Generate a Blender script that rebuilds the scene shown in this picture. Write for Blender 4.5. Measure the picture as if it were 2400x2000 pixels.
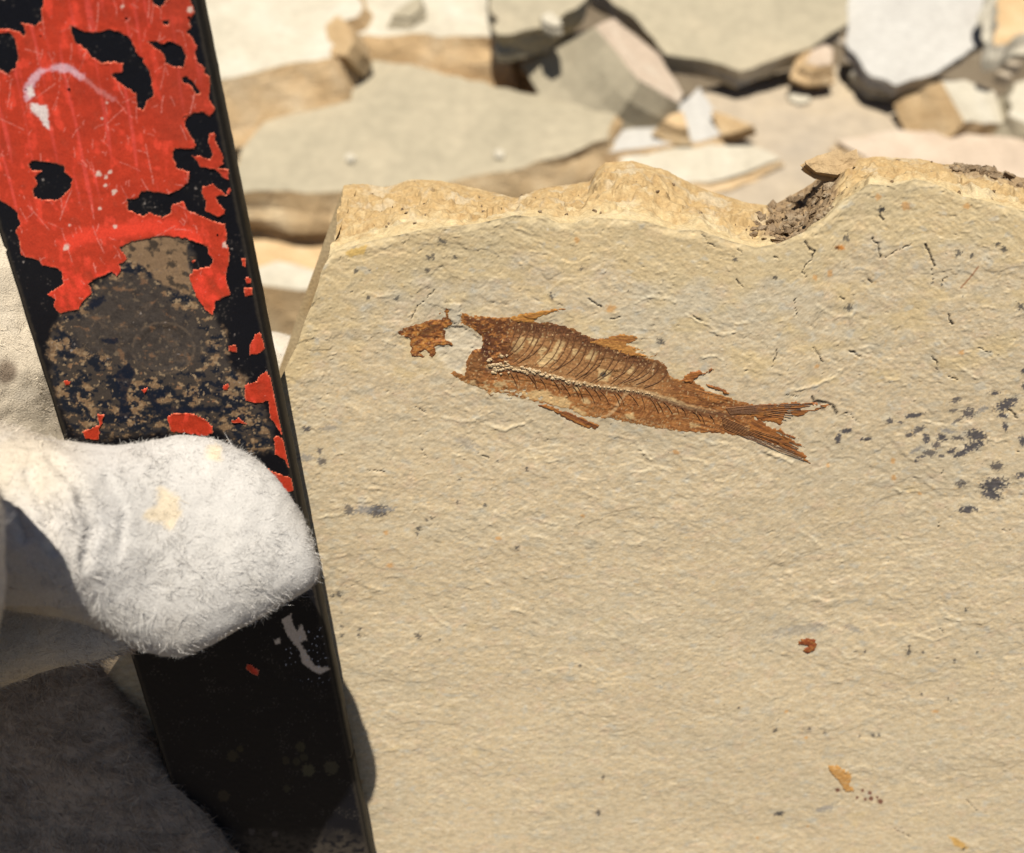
import bpy, bmesh, math, random
import numpy as np
from mathutils import Vector

R = math.radians
random.seed(7); RNG = np.random.default_rng(7)
sc = bpy.context.scene
for o in list(bpy.data.objects): bpy.data.objects.remove(o)
col = sc.collection

# ------------------------------------------------------------------ camera
HF = R(50); TH = math.tan(HF/2); FPX = 1200/TH
PITCH = R(45); DIST = 0.27; LEAN = R(28)          # LEAN: slab normal lies this far below the line of sight
fw = np.array([0, math.cos(PITCH), -math.sin(PITCH)])
rt = np.array([1.0, 0, 0]); up = np.cross(rt, fw)
NE = PITCH - LEAN                                   # elevation of the slab normal
SN = np.array([0, -math.cos(NE), math.sin(NE)]); SV = np.array([0, math.sin(NE), math.cos(NE)]); SU = rt
def raydir(px, py):
    px = np.asarray(px, float); py = np.asarray(py, float)
    return fw + ((px-1200)/FPX)[..., None]*rt + ((1000-py)/FPX)[..., None]*up
CAM = np.zeros(3); SO = fw*DIST
def on_plane(px, py, O, N, h=0.0):
    d = raydir(px, py)
    k = ((O-CAM)@N + h)/(d@N)
    return CAM + d*k[..., None]
BOTTOM_PY = 2190
zb = on_plane(np.array(1200.), np.array(float(BOTTOM_PY)), SO, SN)[2]
RAISE = .22                                         # the slab stands on a rock this high above the quarry floor
CAM = np.array([0, 0, RAISE-zb]); SO = SO + CAM
def slab(px, py, h=0.0): return on_plane(px, py, SO, SN, h)
def project(P):
    d = P-CAM; z = d@fw
    return 1200+FPX*(d@rt)/z, 1000-FPX*(d@up)/z
# the bar leans 10 degrees off the slab, touching it low down
BT = R(2)
BN = SN*math.cos(BT)-SV*math.sin(BT)*1.0
BN = BN/np.linalg.norm(BN)
BO = slab(np.array(800.), np.array(2050.))+SN*0.0078
def bar(px, py, h=0.0): return on_plane(px, py, BO, BN, h)

cd = bpy.data.cameras.new('camera'); cam = bpy.data.objects.new('camera', cd); col.objects.link(cam)
cam.location = CAM; cam.rotation_euler = (R(90)-PITCH, 0, 0)
cd.sensor_width = 36; cd.lens = 18/TH; cd.clip_start = 0.01; cd.clip_end = 600
cd.dof.use_dof = True; cd.dof.focus_distance = 0.264; cd.dof.aperture_fstop = 13.5
sc.camera = cam
sc.render.resolution_x = 1024; sc.render.resolution_y = 853

# ------------------------------------------------------------------ light
GR = R(23); AZ = R(0.8)
S = math.sin(GR)*SN + math.cos(GR)*(math.cos(AZ)*SV - math.sin(AZ)*SU)
elev = math.asin(S[2]); azim = math.atan2(S[0], S[1])
w = bpy.data.worlds.new('World'); sc.world = w; w.use_nodes = True
nt = w.node_tree; nt.nodes.clear()
sky = nt.nodes.new('ShaderNodeTexSky'); sky.sky_type = 'NISHITA'; sky.sun_disc = False
sky.sun_elevation = elev; sky.sun_rotation = azim; sky.altitude = 2100; sky.air_density = .8; sky.dust_density = .3
bg = nt.nodes.new('ShaderNodeBackground'); bg.inputs[1].default_value = 0.05
wo = nt.nodes.new('ShaderNodeOutputWorld')
nt.links.new(sky.outputs[0], bg.inputs[0]); nt.links.new(bg.outputs[0], wo.inputs[0])
sd = bpy.data.lights.new('sun', 'SUN'); sd.energy = 5.0; sd.angle = R(0.53); sd.color = (1, .958, .88)
so = bpy.data.objects.new('sun', sd); col.objects.link(so)
so.rotation_euler = Vector(S).to_track_quat('Z', 'Y').to_euler(); so.location = tuple(S*3)
sc.view_settings.view_transform = 'Standard'; sc.view_settings.look = 'None'
sc.view_settings.gamma = 1; sc.view_settings.exposure = 0.88; sc.view_settings.use_curve_mapping = False

# ------------------------------------------------------------------ noise
_p = RNG.permutation(256); _p = np.concatenate([_p, _p, _p])
_ga = np.arange(256)*2*math.pi/256*37.0
_gx, _gy = np.cos(_ga), np.sin(_ga)
_g3 = RNG.normal(size=(256, 3)); _g3 /= np.linalg.norm(_g3, axis=1)[:, None]
def fade(t): return t*t*t*(t*(t*6-15)+10)
def pn(x, y, seed=0):
    x = np.asarray(x, float)+seed*17.31; y = np.asarray(y, float)+seed*9.77
    xi = np.floor(x).astype(int); yi = np.floor(y).astype(int); xf = x-xi; yf = y-yi
    xi &= 255; yi &= 255; u = fade(xf); v = fade(yf)
    def g(i, j, fx, fy):
        k = _p[_p[(xi+i) & 255]+((yi+j) & 255)]
        return _gx[k]*fx+_gy[k]*fy
    a = g(0, 0, xf, yf); b = g(1, 0, xf-1, yf); c = g(0, 1, xf, yf-1); d = g(1, 1, xf-1, yf-1)
    return 1.5*((a*(1-u)+b*u)*(1-v)+(c*(1-u)+d*u)*v)
def fbm(x, y, oct=4, seed=0, gain=.5):
    s = 0; a = 1; n = 0
    for k in range(oct):
        s = s+a*pn(x*2**k, y*2**k, seed+k*3); n += a; a *= gain
    return s/n
def pn3(P, seed=0):
    P = P+seed*13.7
    I = np.floor(P).astype(int); F = P-I; U = fade(F); I &= 255; out = 0
    for i in (0, 1):
        for j in (0, 1):
            for k in (0, 1):
                h = _p[_p[_p[(I[:, 0]+i) & 255]+((I[:, 1]+j) & 255)]+((I[:, 2]+k) & 255)]
                d = (_g3[h]*(F-np.array([i, j, k]))).sum(1)
                wt = (U[:, 0] if i else 1-U[:, 0])*(U[:, 1] if j else 1-U[:, 1])*(U[:, 2] if k else 1-U[:, 2])
                out = out+d*wt
    return 1.5*out
def sstep(a, b, x):
    t = np.clip((x-a)/(b-a), 0, 1); return t*t*(3-2*t)

# ------------------------------------------------------------------ painting helpers (all on points of a surface)
def seg_dist(X, Y, pts, closed=False):
    pts = list(pts); n = len(pts); D = np.full(X.shape, 1e9)
    for i in range(n if closed else n-1):
        ax, ay = pts[i]; bx_, by = pts[(i+1) % n]
        dx, dy = bx_-ax, by-ay; L = dx*dx+dy*dy+1e-9
        t = np.clip(((X-ax)*dx+(Y-ay)*dy)/L, 0, 1)
        D = np.minimum(D, (X-ax-t*dx)**2+(Y-ay-t*dy)**2)
    return np.sqrt(D)
def inside(X, Y, pts):
    c = np.zeros(X.shape, bool); n = len(pts)
    for i in range(n):
        ax, ay = pts[i]; bx_, by = pts[(i+1) % n]
        if ay == by: continue
        c ^= ((ay > Y) != (by > Y)) & (X < (bx_-ax)*(Y-ay)/(by-ay)+ax)
    return c
def sdf(X, Y, pts, margin=30):
    """signed distance, positive inside; -margin far outside"""
    out = np.full(X.shape, -float(margin))
    xs = [p[0] for p in pts]; ys = [p[1] for p in pts]
    m = (X > min(xs)-margin) & (X < max(xs)+margin) & (Y > min(ys)-margin) & (Y < max(ys)+margin)
    if m.any():
        x, y = X[m], Y[m]; d = seg_dist(x, y, pts, True)
        out[m] = np.where(inside(x, y, pts), d, -d)
    return out
def line_d(X, Y, pts, margin=25):
    out = np.full(X.shape, float(margin))
    xs = [p[0] for p in pts]; ys = [p[1] for p in pts]
    m = (X > min(xs)-margin) & (X < max(xs)+margin) & (Y > min(ys)-margin) & (Y < max(ys)+margin)
    if m.any(): out[m] = seg_dist(X[m], Y[m], pts)
    return out
def mix(C, mask, colr):
    mask = np.clip(mask, 0, 1)[:, None]
    C[:] = C*(1-mask)+np.asarray(colr)*mask
def interp(pts, x):
    pts = sorted(pts); return np.interp(x, [p[0] for p in pts], [p[1] for p in pts])

# ------------------------------------------------------------------ object helpers
def link(name, me, mat=None, parent=None):
    o = bpy.data.objects.new(name, me); col.objects.link(o)
    if mat is not None and me is not None:
        for m in (mat if isinstance(mat, (list, tuple)) else [mat]): me.materials.append(m)
    if parent is not None: o.parent = parent
    return o
def tag(o, label=None, cat=None, group=None, kind=None):
    for k, v in (('label', label), ('category', cat), ('group', group), ('kind', kind)):
        if v: o[k] = v
    if cat and not kind: o['kind'] = 'thing'
    return o
def empty(name, loc):
    o = bpy.data.objects.new(name, None); col.objects.link(o); o.empty_display_size = .02
    o.location = tuple(loc); return o
def mesh_np(name, V, F, colr=None, smooth=True, org=None):
    """V (n,3), F (m,k) all of one size"""
    V = np.asarray(V, float)
    if org is not None: V = V-np.asarray(org)
    F = np.asarray(F, np.int32); me = bpy.data.meshes.new(name)
    me.vertices.add(len(V)); me.vertices.foreach_set('co', V.astype(np.float32).ravel())
    k = F.shape[1]
    me.loops.add(F.size); me.loops.foreach_set('vertex_index', F.ravel())
    me.polygons.add(len(F)); me.polygons.foreach_set('loop_start', np.arange(0, F.size, k, dtype=np.int32))
    me.polygons.foreach_set('use_smooth', np.full(len(F), smooth))
    if colr is not None: paint(me, colr)
    me.update(calc_edges=True); me.validate(); return me
def paint(me, colr, name='tint'):
    a = me.attributes.new(name, 'FLOAT_COLOR', 'POINT')
    c = np.ones((len(me.vertices), 4), np.float32); c[:, :3] = np.clip(colr, 0, 1)
    a.data.foreach_set('color', c.ravel())
def grid_faces(nr, nc):
    i = np.arange(nr-1)[:, None]*nc+np.arange(nc-1)[None]
    i = i.ravel(); return np.stack([i, i+1, i+nc+1, i+nc], 1)

# ------------------------------------------------------------------ materials
class Mat:
    def __init__(s, name):
        s.m = bpy.data.materials.new(name); s.m.use_nodes = True; s.t = s.m.node_tree; s.t.nodes.clear()
        s.o = s.n('ShaderNodeOutputMaterial'); s.b = s.n('ShaderNodeBsdfPrincipled'); s.l(s.b.outputs[0], s.o.inputs[0])
    def n(s, t, **kw):
        n = s.t.nodes.new(t)
        for k, v in kw.items(): setattr(n, k, v)
        return n
    def l(s, a, b): s.t.links.new(a, b)
    def noise(s, scale, detail=4, rough=.55, dist=0, coord='Object', stretch=None):
        tc = s.n('ShaderNodeTexCoord'); src = tc.outputs[coord]
        if stretch:
            mp = s.n('ShaderNodeMapping'); mp.inputs['Scale'].default_value = stretch; s.l(src, mp.inputs[0]); src = mp.outputs[0]
        n = s.n('ShaderNodeTexNoise'); n.inputs['Scale'].default_value = scale; n.inputs['Detail'].default_value = detail
        n.inputs['Roughness'].default_value = rough; n.inputs['Distortion'].default_value = dist; s.l(src, n.inputs['Vector']); return n.outputs[0]
    def ramp(s, f, stops):
        r = s.n('ShaderNodeValToRGB'); s.l(f, r.inputs[0]); e = r.color_ramp.elements
        while len(e) < len(stops): e.new(.5)
        for el, (p, c) in zip(e, stops): el.position = p; el.color = (*c, 1) if len(c) == 3 else c
        return r.outputs[0]
    def mixc(s, f, a, b, mode='MIX'):
        m = s.n('ShaderNodeMix', data_type='RGBA', blend_type=mode)
        if isinstance(f, (int, float)): m.inputs[0].default_value = f
        else: s.l(f, m.inputs[0])
        for v, i in ((a, 6), (b, 7)):
            if isinstance(v, tuple): m.inputs[i].default_value = (*v, 1)
            else: s.l(v, m.inputs[i])
        return m.outputs[2]
    def bump(s, f, strength, dist):
        b = s.n('ShaderNodeBump'); b.inputs['Strength'].default_value = strength; b.inputs['Distance'].default_value = dist
        s.l(f, b.inputs['Height']); s.l(b.outputs[0], s.b.inputs['Normal'])
    def set(s, rough=.9, spec=.25):
        s.b.inputs['Roughness'].default_value = rough; s.b.inputs['Specular IOR Level'].default_value = spec; return s

def attr_mat(name, rough=.9, spec=.2, grain=900, var=(.88, 1.12), bstr=.25, bd=.0002):
    m = Mat(name).set(rough, spec)
    a = m.n('ShaderNodeAttribute', attribute_name='tint')
    f = m.noise(grain, 4, .6)
    r = m.ramp(f, [(.3, (var[0],)*3), (.7, (var[1],)*3)])
    m.l(m.mixc(1.0, a.outputs[0], r, 'MULTIPLY'), m.b.inputs['Base Color'])
    m.bump(f, bstr, bd); return m.m
M_face = attr_mat('limestone_bedding', .92, .15, 1500, (.90, 1.10), .35, .00012)
M_edge = attr_mat('limestone_broken', .95, .1, 1300, (.80, 1.18), .6, .0003)
M_fish = attr_mat('fossil_bone', .6, .25, 2000, (.82, 1.18), .35, .00006)
M_glove = attr_mat('suede_leather', 1.0, .05, 2500, (.86, 1.1), .6, .0004)
M_fib = Mat('suede_fibre').set(1.0, .05)
_a = M_fib.n('ShaderNodeAttribute', attribute_name='tint'); M_fib.l(_a.outputs[0], M_fib.b.inputs['Base Color'])
M_fib = M_fib.m
def paint_mat():
    m = Mat('worn_paint').set(.4, .4)
    a = m.n('ShaderNodeAttribute', attribute_name='tint'); g = m.n('ShaderNodeAttribute', attribute_name='gloss')
    f = m.noise(2600, 3, .6); r = m.ramp(f, [(.3, (.82,)*3), (.7, (1.15,)*3)])
    m.l(m.mixc(1.0, a.outputs[0], r, 'MULTIPLY'), m.b.inputs['Base Color'])
    m.l(g.outputs[2], m.b.inputs['Roughness']); m.bump(m.noise(900, 4), .15, .00015)
    m.b.inputs['Specular IOR Level'].default_value = .12
    return m.m
M_paint = paint_mat()
def steel_mat():
    m = Mat('dark_worn_steel').set(.5, .4)
    f = m.noise(300, 5, .65, stretch=(1, 1, .15))
    m.l(m.ramp(f, [(.35, (.022, .018, .014)), (.62, (.06, .048, .036)), (.8, (.16, .12, .085))]), m.b.inputs['Base Color'])
    m.bump(f, .25, .0002); return m.m
M_steel = steel_mat()
def rock_mat(name, c1, c2, c3, sc_=9, bs=.5):
    m = Mat(name).set(.95, .1)
    f = m.noise(sc_, 6, .6, .6); g = m.noise(sc_*14, 5, .65)
    base = m.ramp(f, [(.28, c1), (.5, c2), (.75, c3)])
    r = m.ramp(g, [(.3, (.86,)*3), (.7, (1.1,)*3)])
    m.l(m.mixc(1.0, base, r, 'MULTIPLY'), m.b.inputs['Base Color']); m.bump(m.noise(sc_*6, 8, .68), bs, .004); return m.m
M_grey = rock_mat('buff_grey_limestone', (.22, .19, .13), (.262, .224, .154), (.315, .262, .178), 7)
M_cream = rock_mat('cream_limestone', (.30, .26, .19), (.36, .32, .245), (.42, .385, .32))
M_white = rock_mat('chalk_white_limestone', (.285, .265, .235), (.325, .305, .27), (.36, .34, .305))
M_tan = rock_mat('tan_broken_limestone', (.33, .215, .105), (.42, .29, .155), (.48, .37, .235), 22, .8)
M_brown = rock_mat('brown_broken_limestone', (.28, .18, .085), (.37, .26, .14), (.44, .34, .21), 22, .8)
M_pink = rock_mat('pinkish_limestone', (.30, .235, .17), (.36, .28, .205), (.40, .34, .26), 18, .6)
M_dirt = rock_mat('quarry_dirt', (.085, .063, .040), (.115, .088, .057), (.16, .127, .085), 14, .9)
# ------------------------------------------------------------------ the fossil slab
UNIT = 1.05e-4
def ab(P): return (P-SO)@SU/UNIT, -((P-SO)@SV)/UNIT
def zc(off, s, pts): return [(off[0]+x/s, off[1]+y/s) for x, y in pts]
Z3 = ((700, 380), 2.625); Z4 = ((1500, 330), 2.333); Z5 = ((1800, 800), 3.5); Z6 = ((650, 1000), 3.5); Z7 = ((1700, 1400), 2.917)
ZA = ((880, 680), 3.5); ZB = ((1400, 680), 3.5)
RIM = zc(*Z3, [(180, 590), (215, 560), (400, 500), (600, 455), (760, 415), (1000, 390), (1100, 380), (1250, 345), (1330, 325), (1430, 340), (1500, 330), (1600, 380), (1680, 380), (1780, 350), (1850, 345)]) + [(1450, 515)] + \
    zc(*Z4, [(30, 440), (190, 490), (330, 490), (500, 550), (640, 585), (760, 560), (900, 500), (1000, 440), (1100, 340), (1200, 270), (1250, 235), (1370, 245), (1500, 210), (1560, 220), (1650, 250), (1750, 300), (1860, 320), (2000, 360), (2100, 385)]) + [(2500, 520), (2640, 540)]
BACK = [(806, 434), (850, 431), (905, 440), (965, 420), (1040, 425), (1130, 445), (1210, 465), (1270, 442), (1385, 425), (1400, 395), (1420, 381), (1480, 377), (1560, 400), (1640, 440), (1700, 460), (1760, 478), (1810, 482), (1850, 462), (1900, 432), (1940, 400), (1990, 374), (2060, 367), (2150, 374), (2200, 385), (2260, 388), (2320, 396), (2400, 418), (2500, 440), (2640, 470)]
LEFT = [(605, 769), (640, 752), (670, 745), (723, 727), (760, 712), (800, 700), (886, 659), (960, 625), (1080, 560), (1360, 400), (1600, 240), (1900, 180), (2190, 170)]
X0, X1, Y1 = 769., 2620., float(BOTTOM_PY)
def face_grid(step):
    nc = int((X1-X0)/step); nr = int((Y1-560)/step)
    s = np.linspace(0, 1, nc)[None]; t = np.linspace(0, 1, nr)[:, None]
    tx = X0+s*(X1-X0); ty = interp(RIM, tx); ly = 605+t*(Y1-605); lx = interp(LEFT, ly)
    ry = float(interp(RIM, X1)); ry2 = ry+t*(Y1-ry); bx_ = 170+s*(X1-170)
    X = (1-t)*tx+t*bx_+(1-s)*lx+s*X1-((1-s)*(1-t)*X0+s*(1-t)*X1+(1-s)*t*170+s*t*X1)
    Y = (1-t)*ty+t*Y1+(1-s)*ly+s*ry2-((1-s)*(1-t)*605+s*(1-t)*ry+(1-s)*t*Y1+s*t*Y1)
    return X, Y, nr, nc

CRACKS = [(zc(*Z4, p), wd) for p, wd in [
    ([(345, 515), (375, 565), (410, 575)], 1.3), ([(1265, 530), (1300, 570), (1310, 640)], 2.0), ([(900, 550), (925, 595), (955, 600)], 1.8),
    ([(955, 600), (935, 650), (900, 680), (885, 720), (910, 740)], 1.2), ([(1555, 560), (1580, 620), (1605, 680)], 2.2), ([(1590, 700), (1600, 760)], 1.2),
    ([(1675, 740), (1650, 760), (1670, 785)], 1.6), ([(530, 590), (555, 615)], 1.6), ([(525, 755), (560, 800)], 1.6), ([(1245, 755), (1262, 780)], 1.6),
    ([(1685, 945), (1690, 990), (1710, 1000)], 1.8), ([(845, 860), (850, 960)], .9), ([(290, 960), (340, 985)], 2.2), ([(1340, 630), (1420, 590), (1480, 560)], .9),
    ([(1085, 850), (1115, 865)], 1.6), ([(1310, 410), (1325, 430)], 2.2), ([(735, 630), (748, 648)], 2.2)]] + \
    [(zc(*Z5, p), wd) for p, wd in [
    ([(70, 60), (60, 130), (30, 205)], 1.4), ([(370, 50), (410, 100), (440, 165)], 1.8), ([(670, 75), (710, 95), (755, 130)], 2.6), ([(1340, 125), (1380, 170), (1385, 250)], 1.4),
    ([(1985, 560), (2020, 600), (2050, 640)], 1.8), ([(1720, 50), (1820, 90)], 1.3), ([(360, 460), (365, 495), (460, 500), (530, 530), (560, 590)], 4.2),
    ([(620, 585), (680, 600), (720, 650)], 1.0), ([(1480, 295), (1560, 310)], 1.0), ([(1437, 1060), (1435, 1100)], .8), ([(1405, 1480), (1405, 1530)], 1.2), ([(150, 435), (240, 450)], 1.0), ([(1980, 900), (2070, 915)], .9), ([(1930, 1555), (1980, 1555)], 1.2)]] + \
    [(zc(*ZA, p), wd) for p, wd in [([(490, 5), (420, 70), (350, 140), (290, 240)], 1.0), ([(1750, 75), (1800, 105), (1850, 140)], 1.6), ([(1930, 240), (2030, 215)], 1.1), ([(330, 965), (415, 1020)], 1.2)]] + \
    [(zc(*Z6, p), wd) for p, wd in [([(1180, 180), (1230, 270)], 1.1), ([(1640, 220), (1740, 265)], 1.2), ([(720, 360), (880, 365)], 1.0)]] + \
    [(zc(*Z7, p), wd) for p, wd in [([(1255, 335), (1262, 375)], 2.0), ([(1150, 1590), (1260, 1640)], 1.2), ([(1465, 210), (1490, 245)], 1.6), ([(1650, 1390), (1720, 1460)], 1.0), ([(1520, 690), (1545, 720)], 1.2)]]
CHIPPED = [zc(*ZA, [(570, 330), (640, 302), (720, 312), (800, 360), (830, 400), (872, 400), (872, 478), (790, 505), (740, 600), (700, 680), (600, 640), (560, 590), (500, 520), (500, 475), (640, 462)]), zc(*ZA, [(610, 120), (650, 105), (695, 125), (690, 280), (640, 280), (605, 235)])]
ZD = ((1000, 1000), 3.5)
FLAKES = [zc(*ZA, p) for p in [[(540, 1050), (690, 1080), (780, 1090), (870, 1040)], [(900, 1110), (1050, 1150), (1200, 1110), (1280, 1060)], [(20, 60), (130, 40)], [(60, 420), (150, 445)], [(640, 1350), (720, 1375)], [(1350, 1340), (1490, 1330)]]] + \
    [zc(*ZB, p) for p in [[(730, 200), (900, 280), (1010, 360), (1120, 340)], [(300, 100), (440, 50), (640, 90)], [(1630, 820), (1900, 740), (2000, 660)], [(840, 1225), (960, 1255), (1060, 1260)], [(1170, 1225), (1380, 1250)], [(340, 1300), (430, 1390), (480, 1380)], [(1370, 1330), (1500, 1370), (1600, 1420)], [(1800, 130), (1960, 220), (2090, 200)], [(700, 1380), (870, 1400), (890, 1430)], [(280, 1500), (440, 1480)], [(1140, 270), (1230, 255)], [(860, 545), (980, 540), (1030, 575)]]] + \
    [zc(*ZD, p) for p in [[(560, 10), (640, 40), (740, 5)], [(1480, 70), (1720, 110), (1780, 220), (1860, 280)], [(860, 690), (960, 790), (1060, 800)], [(1420, 1270), (1510, 1300), (1580, 1270)], [(1320, 1570), (1430, 1640), (1550, 1740)], [(700, 1500), (810, 1530)], [(1620, 1510), (1760, 1610), (1900, 1560)], [(830, 150), (880, 260), (910, 350)], [(980, 290), (1120, 275)], [(1920, 340), (2000, 380)], [(550, 700), (640, 745)], [(0, 1480), (80, 1580), (170, 1640)], [(1690, 970), (1760, 940)]]] + \
    [zc(*Z6, p) for p in [[(600, 560), (660, 610), (740, 600)], [(340, 740), (530, 710)], [(470, 230), (540, 215)], [(1100, 590), (1110, 700)], [(350, 1050), (410, 1085)], [(1920, 1500), (2040, 1540)], [(720, 1310), (880, 1350)]]] + \
    [zc(*Z7, p) for p in [[(775, 350), (830, 420), (990, 435)], [(1240, 250), (1440, 300), (1530, 255)], [(200, 620), (310, 690), (390, 680)], [(640, 890), (700, 905), (800, 880)], [(940, 160), (1080, 150)], [(1470, 80), (1540, 155), (1620, 155)], [(1390, 990), (1410, 1060)], [(20, 1420), (80, 1490)], [(940, 1160), (1000, 1180)], [(140, 110), (165, 160)], [(640, 10), (690, 50)]]] + \
    [zc(*Z5, p) for p in [[(180, 400), (330, 385), (500, 300)], [(0, 910), (120, 950), (215, 1010)], [(1040, 1220), (1130, 1260), (1230, 1240)], [(1810, 800), (1880, 825), (1970, 805)], [(1550, 190), (1640, 260), (1720, 300)], [(960, 320), (1080, 315), (1120, 350)], [(280, 1580), (370, 1620), (400, 1660)], [(1080, 1620), (1160, 1680)], [(60, 240), (150, 280), (210, 310)]]]
def slab_height(X, Y, cracks=True):
    P = slab(X, Y); a, b = ab(P)
    wa = a+26*fbm(a/90, b/90, 2, 41); wb = b+26*fbm(a/90, b/90, 2, 47)
    H = .0011*fbm(a/800, b/800, 2, 1)
    def terrace(q, sharp):
        k = np.floor(q); f = q-k; return k+sstep(sharp, 1, f)
    q = 5.0*fbm(wa/330, wb/230, 4, 3, .5)
    H = H+.00010*terrace(q, .88)*sstep(-.35, .25, fbm(a/420, b/420, 2, 17))
    q2 = 3.2*fbm(wa/120, wb/80, 3, 9)+.4
    msk = sstep(-.15, .35, fbm(a/260, b/260, 2, 15))
    H = H+.00005*terrace(q2, .74)*msk
    c, s = math.cos(R(31)), math.sin(R(31)); e = a*c+b*s; p = -a*s+b*c
    rgh = .35+1.1*sstep(-.3, .35, fbm(a/210, b/170, 3, 29))
    H = H+(.000075*fbm(e/46, p/20, 3, 21, .65)+.000055*fbm(e/16, p/8, 2, 27))*rgh+.00004*fbm(a/13, b/10, 2, 28)*(.6+.8*sstep(-.4, .4, fbm(a/300, b/300, 2, 30)))
    H = H+.00004*pn(a/4.6, b/4.2, 33)+.00011*fbm(a/95, b/70, 2, 36)
    # little flakes that stand proud, their outlines ragged
    fl = fbm(wa/30, wb/22, 2, 52); H = H+.00009*sstep(.43, .47, fl)*(fbm(a/200, b/200, 2, 55) > -.05)
    fl2 = fbm(wa/15, wb/9, 2, 66); H = H+.00008*sstep(.40, .45, fl2)*(fbm(a/150, b/150, 2, 67) > -.1)
    pit = fbm(wa/17, wb/14, 2, 58); H = H-.00012*sstep(.50, .62, pit)
    for k_, pl in enumerate(CHIPPED): H = H+(-.00016 if k_ == 0 else .00022)*sstep(-1.5, 1.5, sdf(X+3*pn(a/9, b/9, 64), Y+3*pn(a/9, b/9, 65), pl, 14))
    if cracks:
        Xc, Yc = X+3*pn(a/9, b/9, 60), Y+3*pn(a/9, b/9, 61); xa, xb, ya, yb_ = X.min(), X.max(), Y.min(), Y.max()
        for pts in FLAKES:
            if pts[0][0] < xa-60 or pts[0][0] > xb+60 or pts[0][1] < ya-60 or pts[0][1] > yb_+60: continue
            H = H+.0001*(1-sstep(1.2, 5, line_d(Xc+3*pn(a/17, b/17, 68), Yc+3*pn(a/17, b/17, 69), pts, 12)))
        for pts, wd in CRACKS:
            if pts[0][0] < xa-60 or pts[0][0] > xb+60 or pts[0][1] < ya-60 or pts[0][1] > yb_+60: continue
            H = H-.0003*(1-sstep(wd*.35, wd*1.1, line_d(Xc, Yc, pts, 12)))
    return H, a, b, P
STAINS = [(*zc(*Z5, [(x, y)])[0], rx/3.5, ry/3.5, rot, d) for x, y, rx, ry, rot, d in [
    (575, 795, 32, 50, 20, 1), (640, 735, 62, 24, -10, 1), (810, 805, 55, 18, 0, 1), (1000, 650, 42, 22, -10, .9), (1200, 610, 100, 22, -8, 1), (1090, 665, 30, 14, 0, .9), (1230, 730, 66, 26, -25, .9), (1160, 770, 44, 22, 0, .9),
    (1300, 800, 36, 44, -20, 1), (1430, 795, 46, 34, 0, 1), (1380, 855, 38, 32, 0, .9), (1510, 905, 46, 26, -15, 1), (1540, 480, 56, 26, -20, .9), (1520, 570, 40, 20, 0, .8), (1650, 590, 62, 44, 10, .95), (1560, 650, 60, 18, -30, .8), (1860, 425, 48, 20, 0, 1),
    (1960, 520, 125, 50, -30, 1.1), (1930, 615, 44, 22, 0, 1), (1950, 700, 26, 42, -20, 1), (1710, 780, 100, 56, 10, 1.05), (1690, 865, 110, 40, -22, 1.1), (1580, 930, 70, 30, -20, 1), (1330, 920, 70, 32, 0, .85), (1260, 950, 44, 16, 0, .9),
    (1215, 985, 18, 18, 0, 1.2), (1420, 945, 30, 16, 0, .9), (1860, 1180, 135, 62, -8, 1.1), (1840, 1265, 100, 44, 10, 1.05), (1880, 1030, 60, 42, -10, .9), (1590, 1175, 56, 34, 0, .85), (1640, 1385, 90, 34, -5, 1), (2080, 1100, 60, 26, -10, 1), (2095, 820, 36, 46, 0, 1),
    (1560, 800, 60, 22, 0, .9), (2095, 245, 22, 30, 0, 1.2), (2098, 370, 20, 30, 0, .9), (1220, 890, 60, 20, -30, .7), (1480, 740, 90, 20, 10, .7), (1760, 560, 60, 26, -20, .7)]] + \
    [(*zc(*Z6, [(x, y)])[0], rx/3.5, ry/3.5, rot, d) for x, y, rx, ry, rot, d in [
    (830, 690, 95, 56, 0, .95), (590, 680, 40, 62, -20, .8), (720, 680, 110, 40, 0, .7), (900, 680, 90, 22, -10, .7), (240, 20, 42, 24, 0, .95), (230, 250, 85, 34, 5, .7), (365, 285, 40, 34, 0, .85), (350, 200, 26, 28, 0, .85), (430, 15, 90, 30, 0, .5), (1550, 140, 110, 50, 25, .42)]] + \
    [(*zc(*Z7, [(x, y)])[0], rx/2.917, ry/2.917, rot, d) for x, y, rx, ry, rot, d in [(370, 1490, 44, 18, -10, .9), (680, 1455, 80, 20, -15, .7), (500, 230, 260, 40, -10, .4), (880, 225, 70, 24, 20, .5)]]
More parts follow.
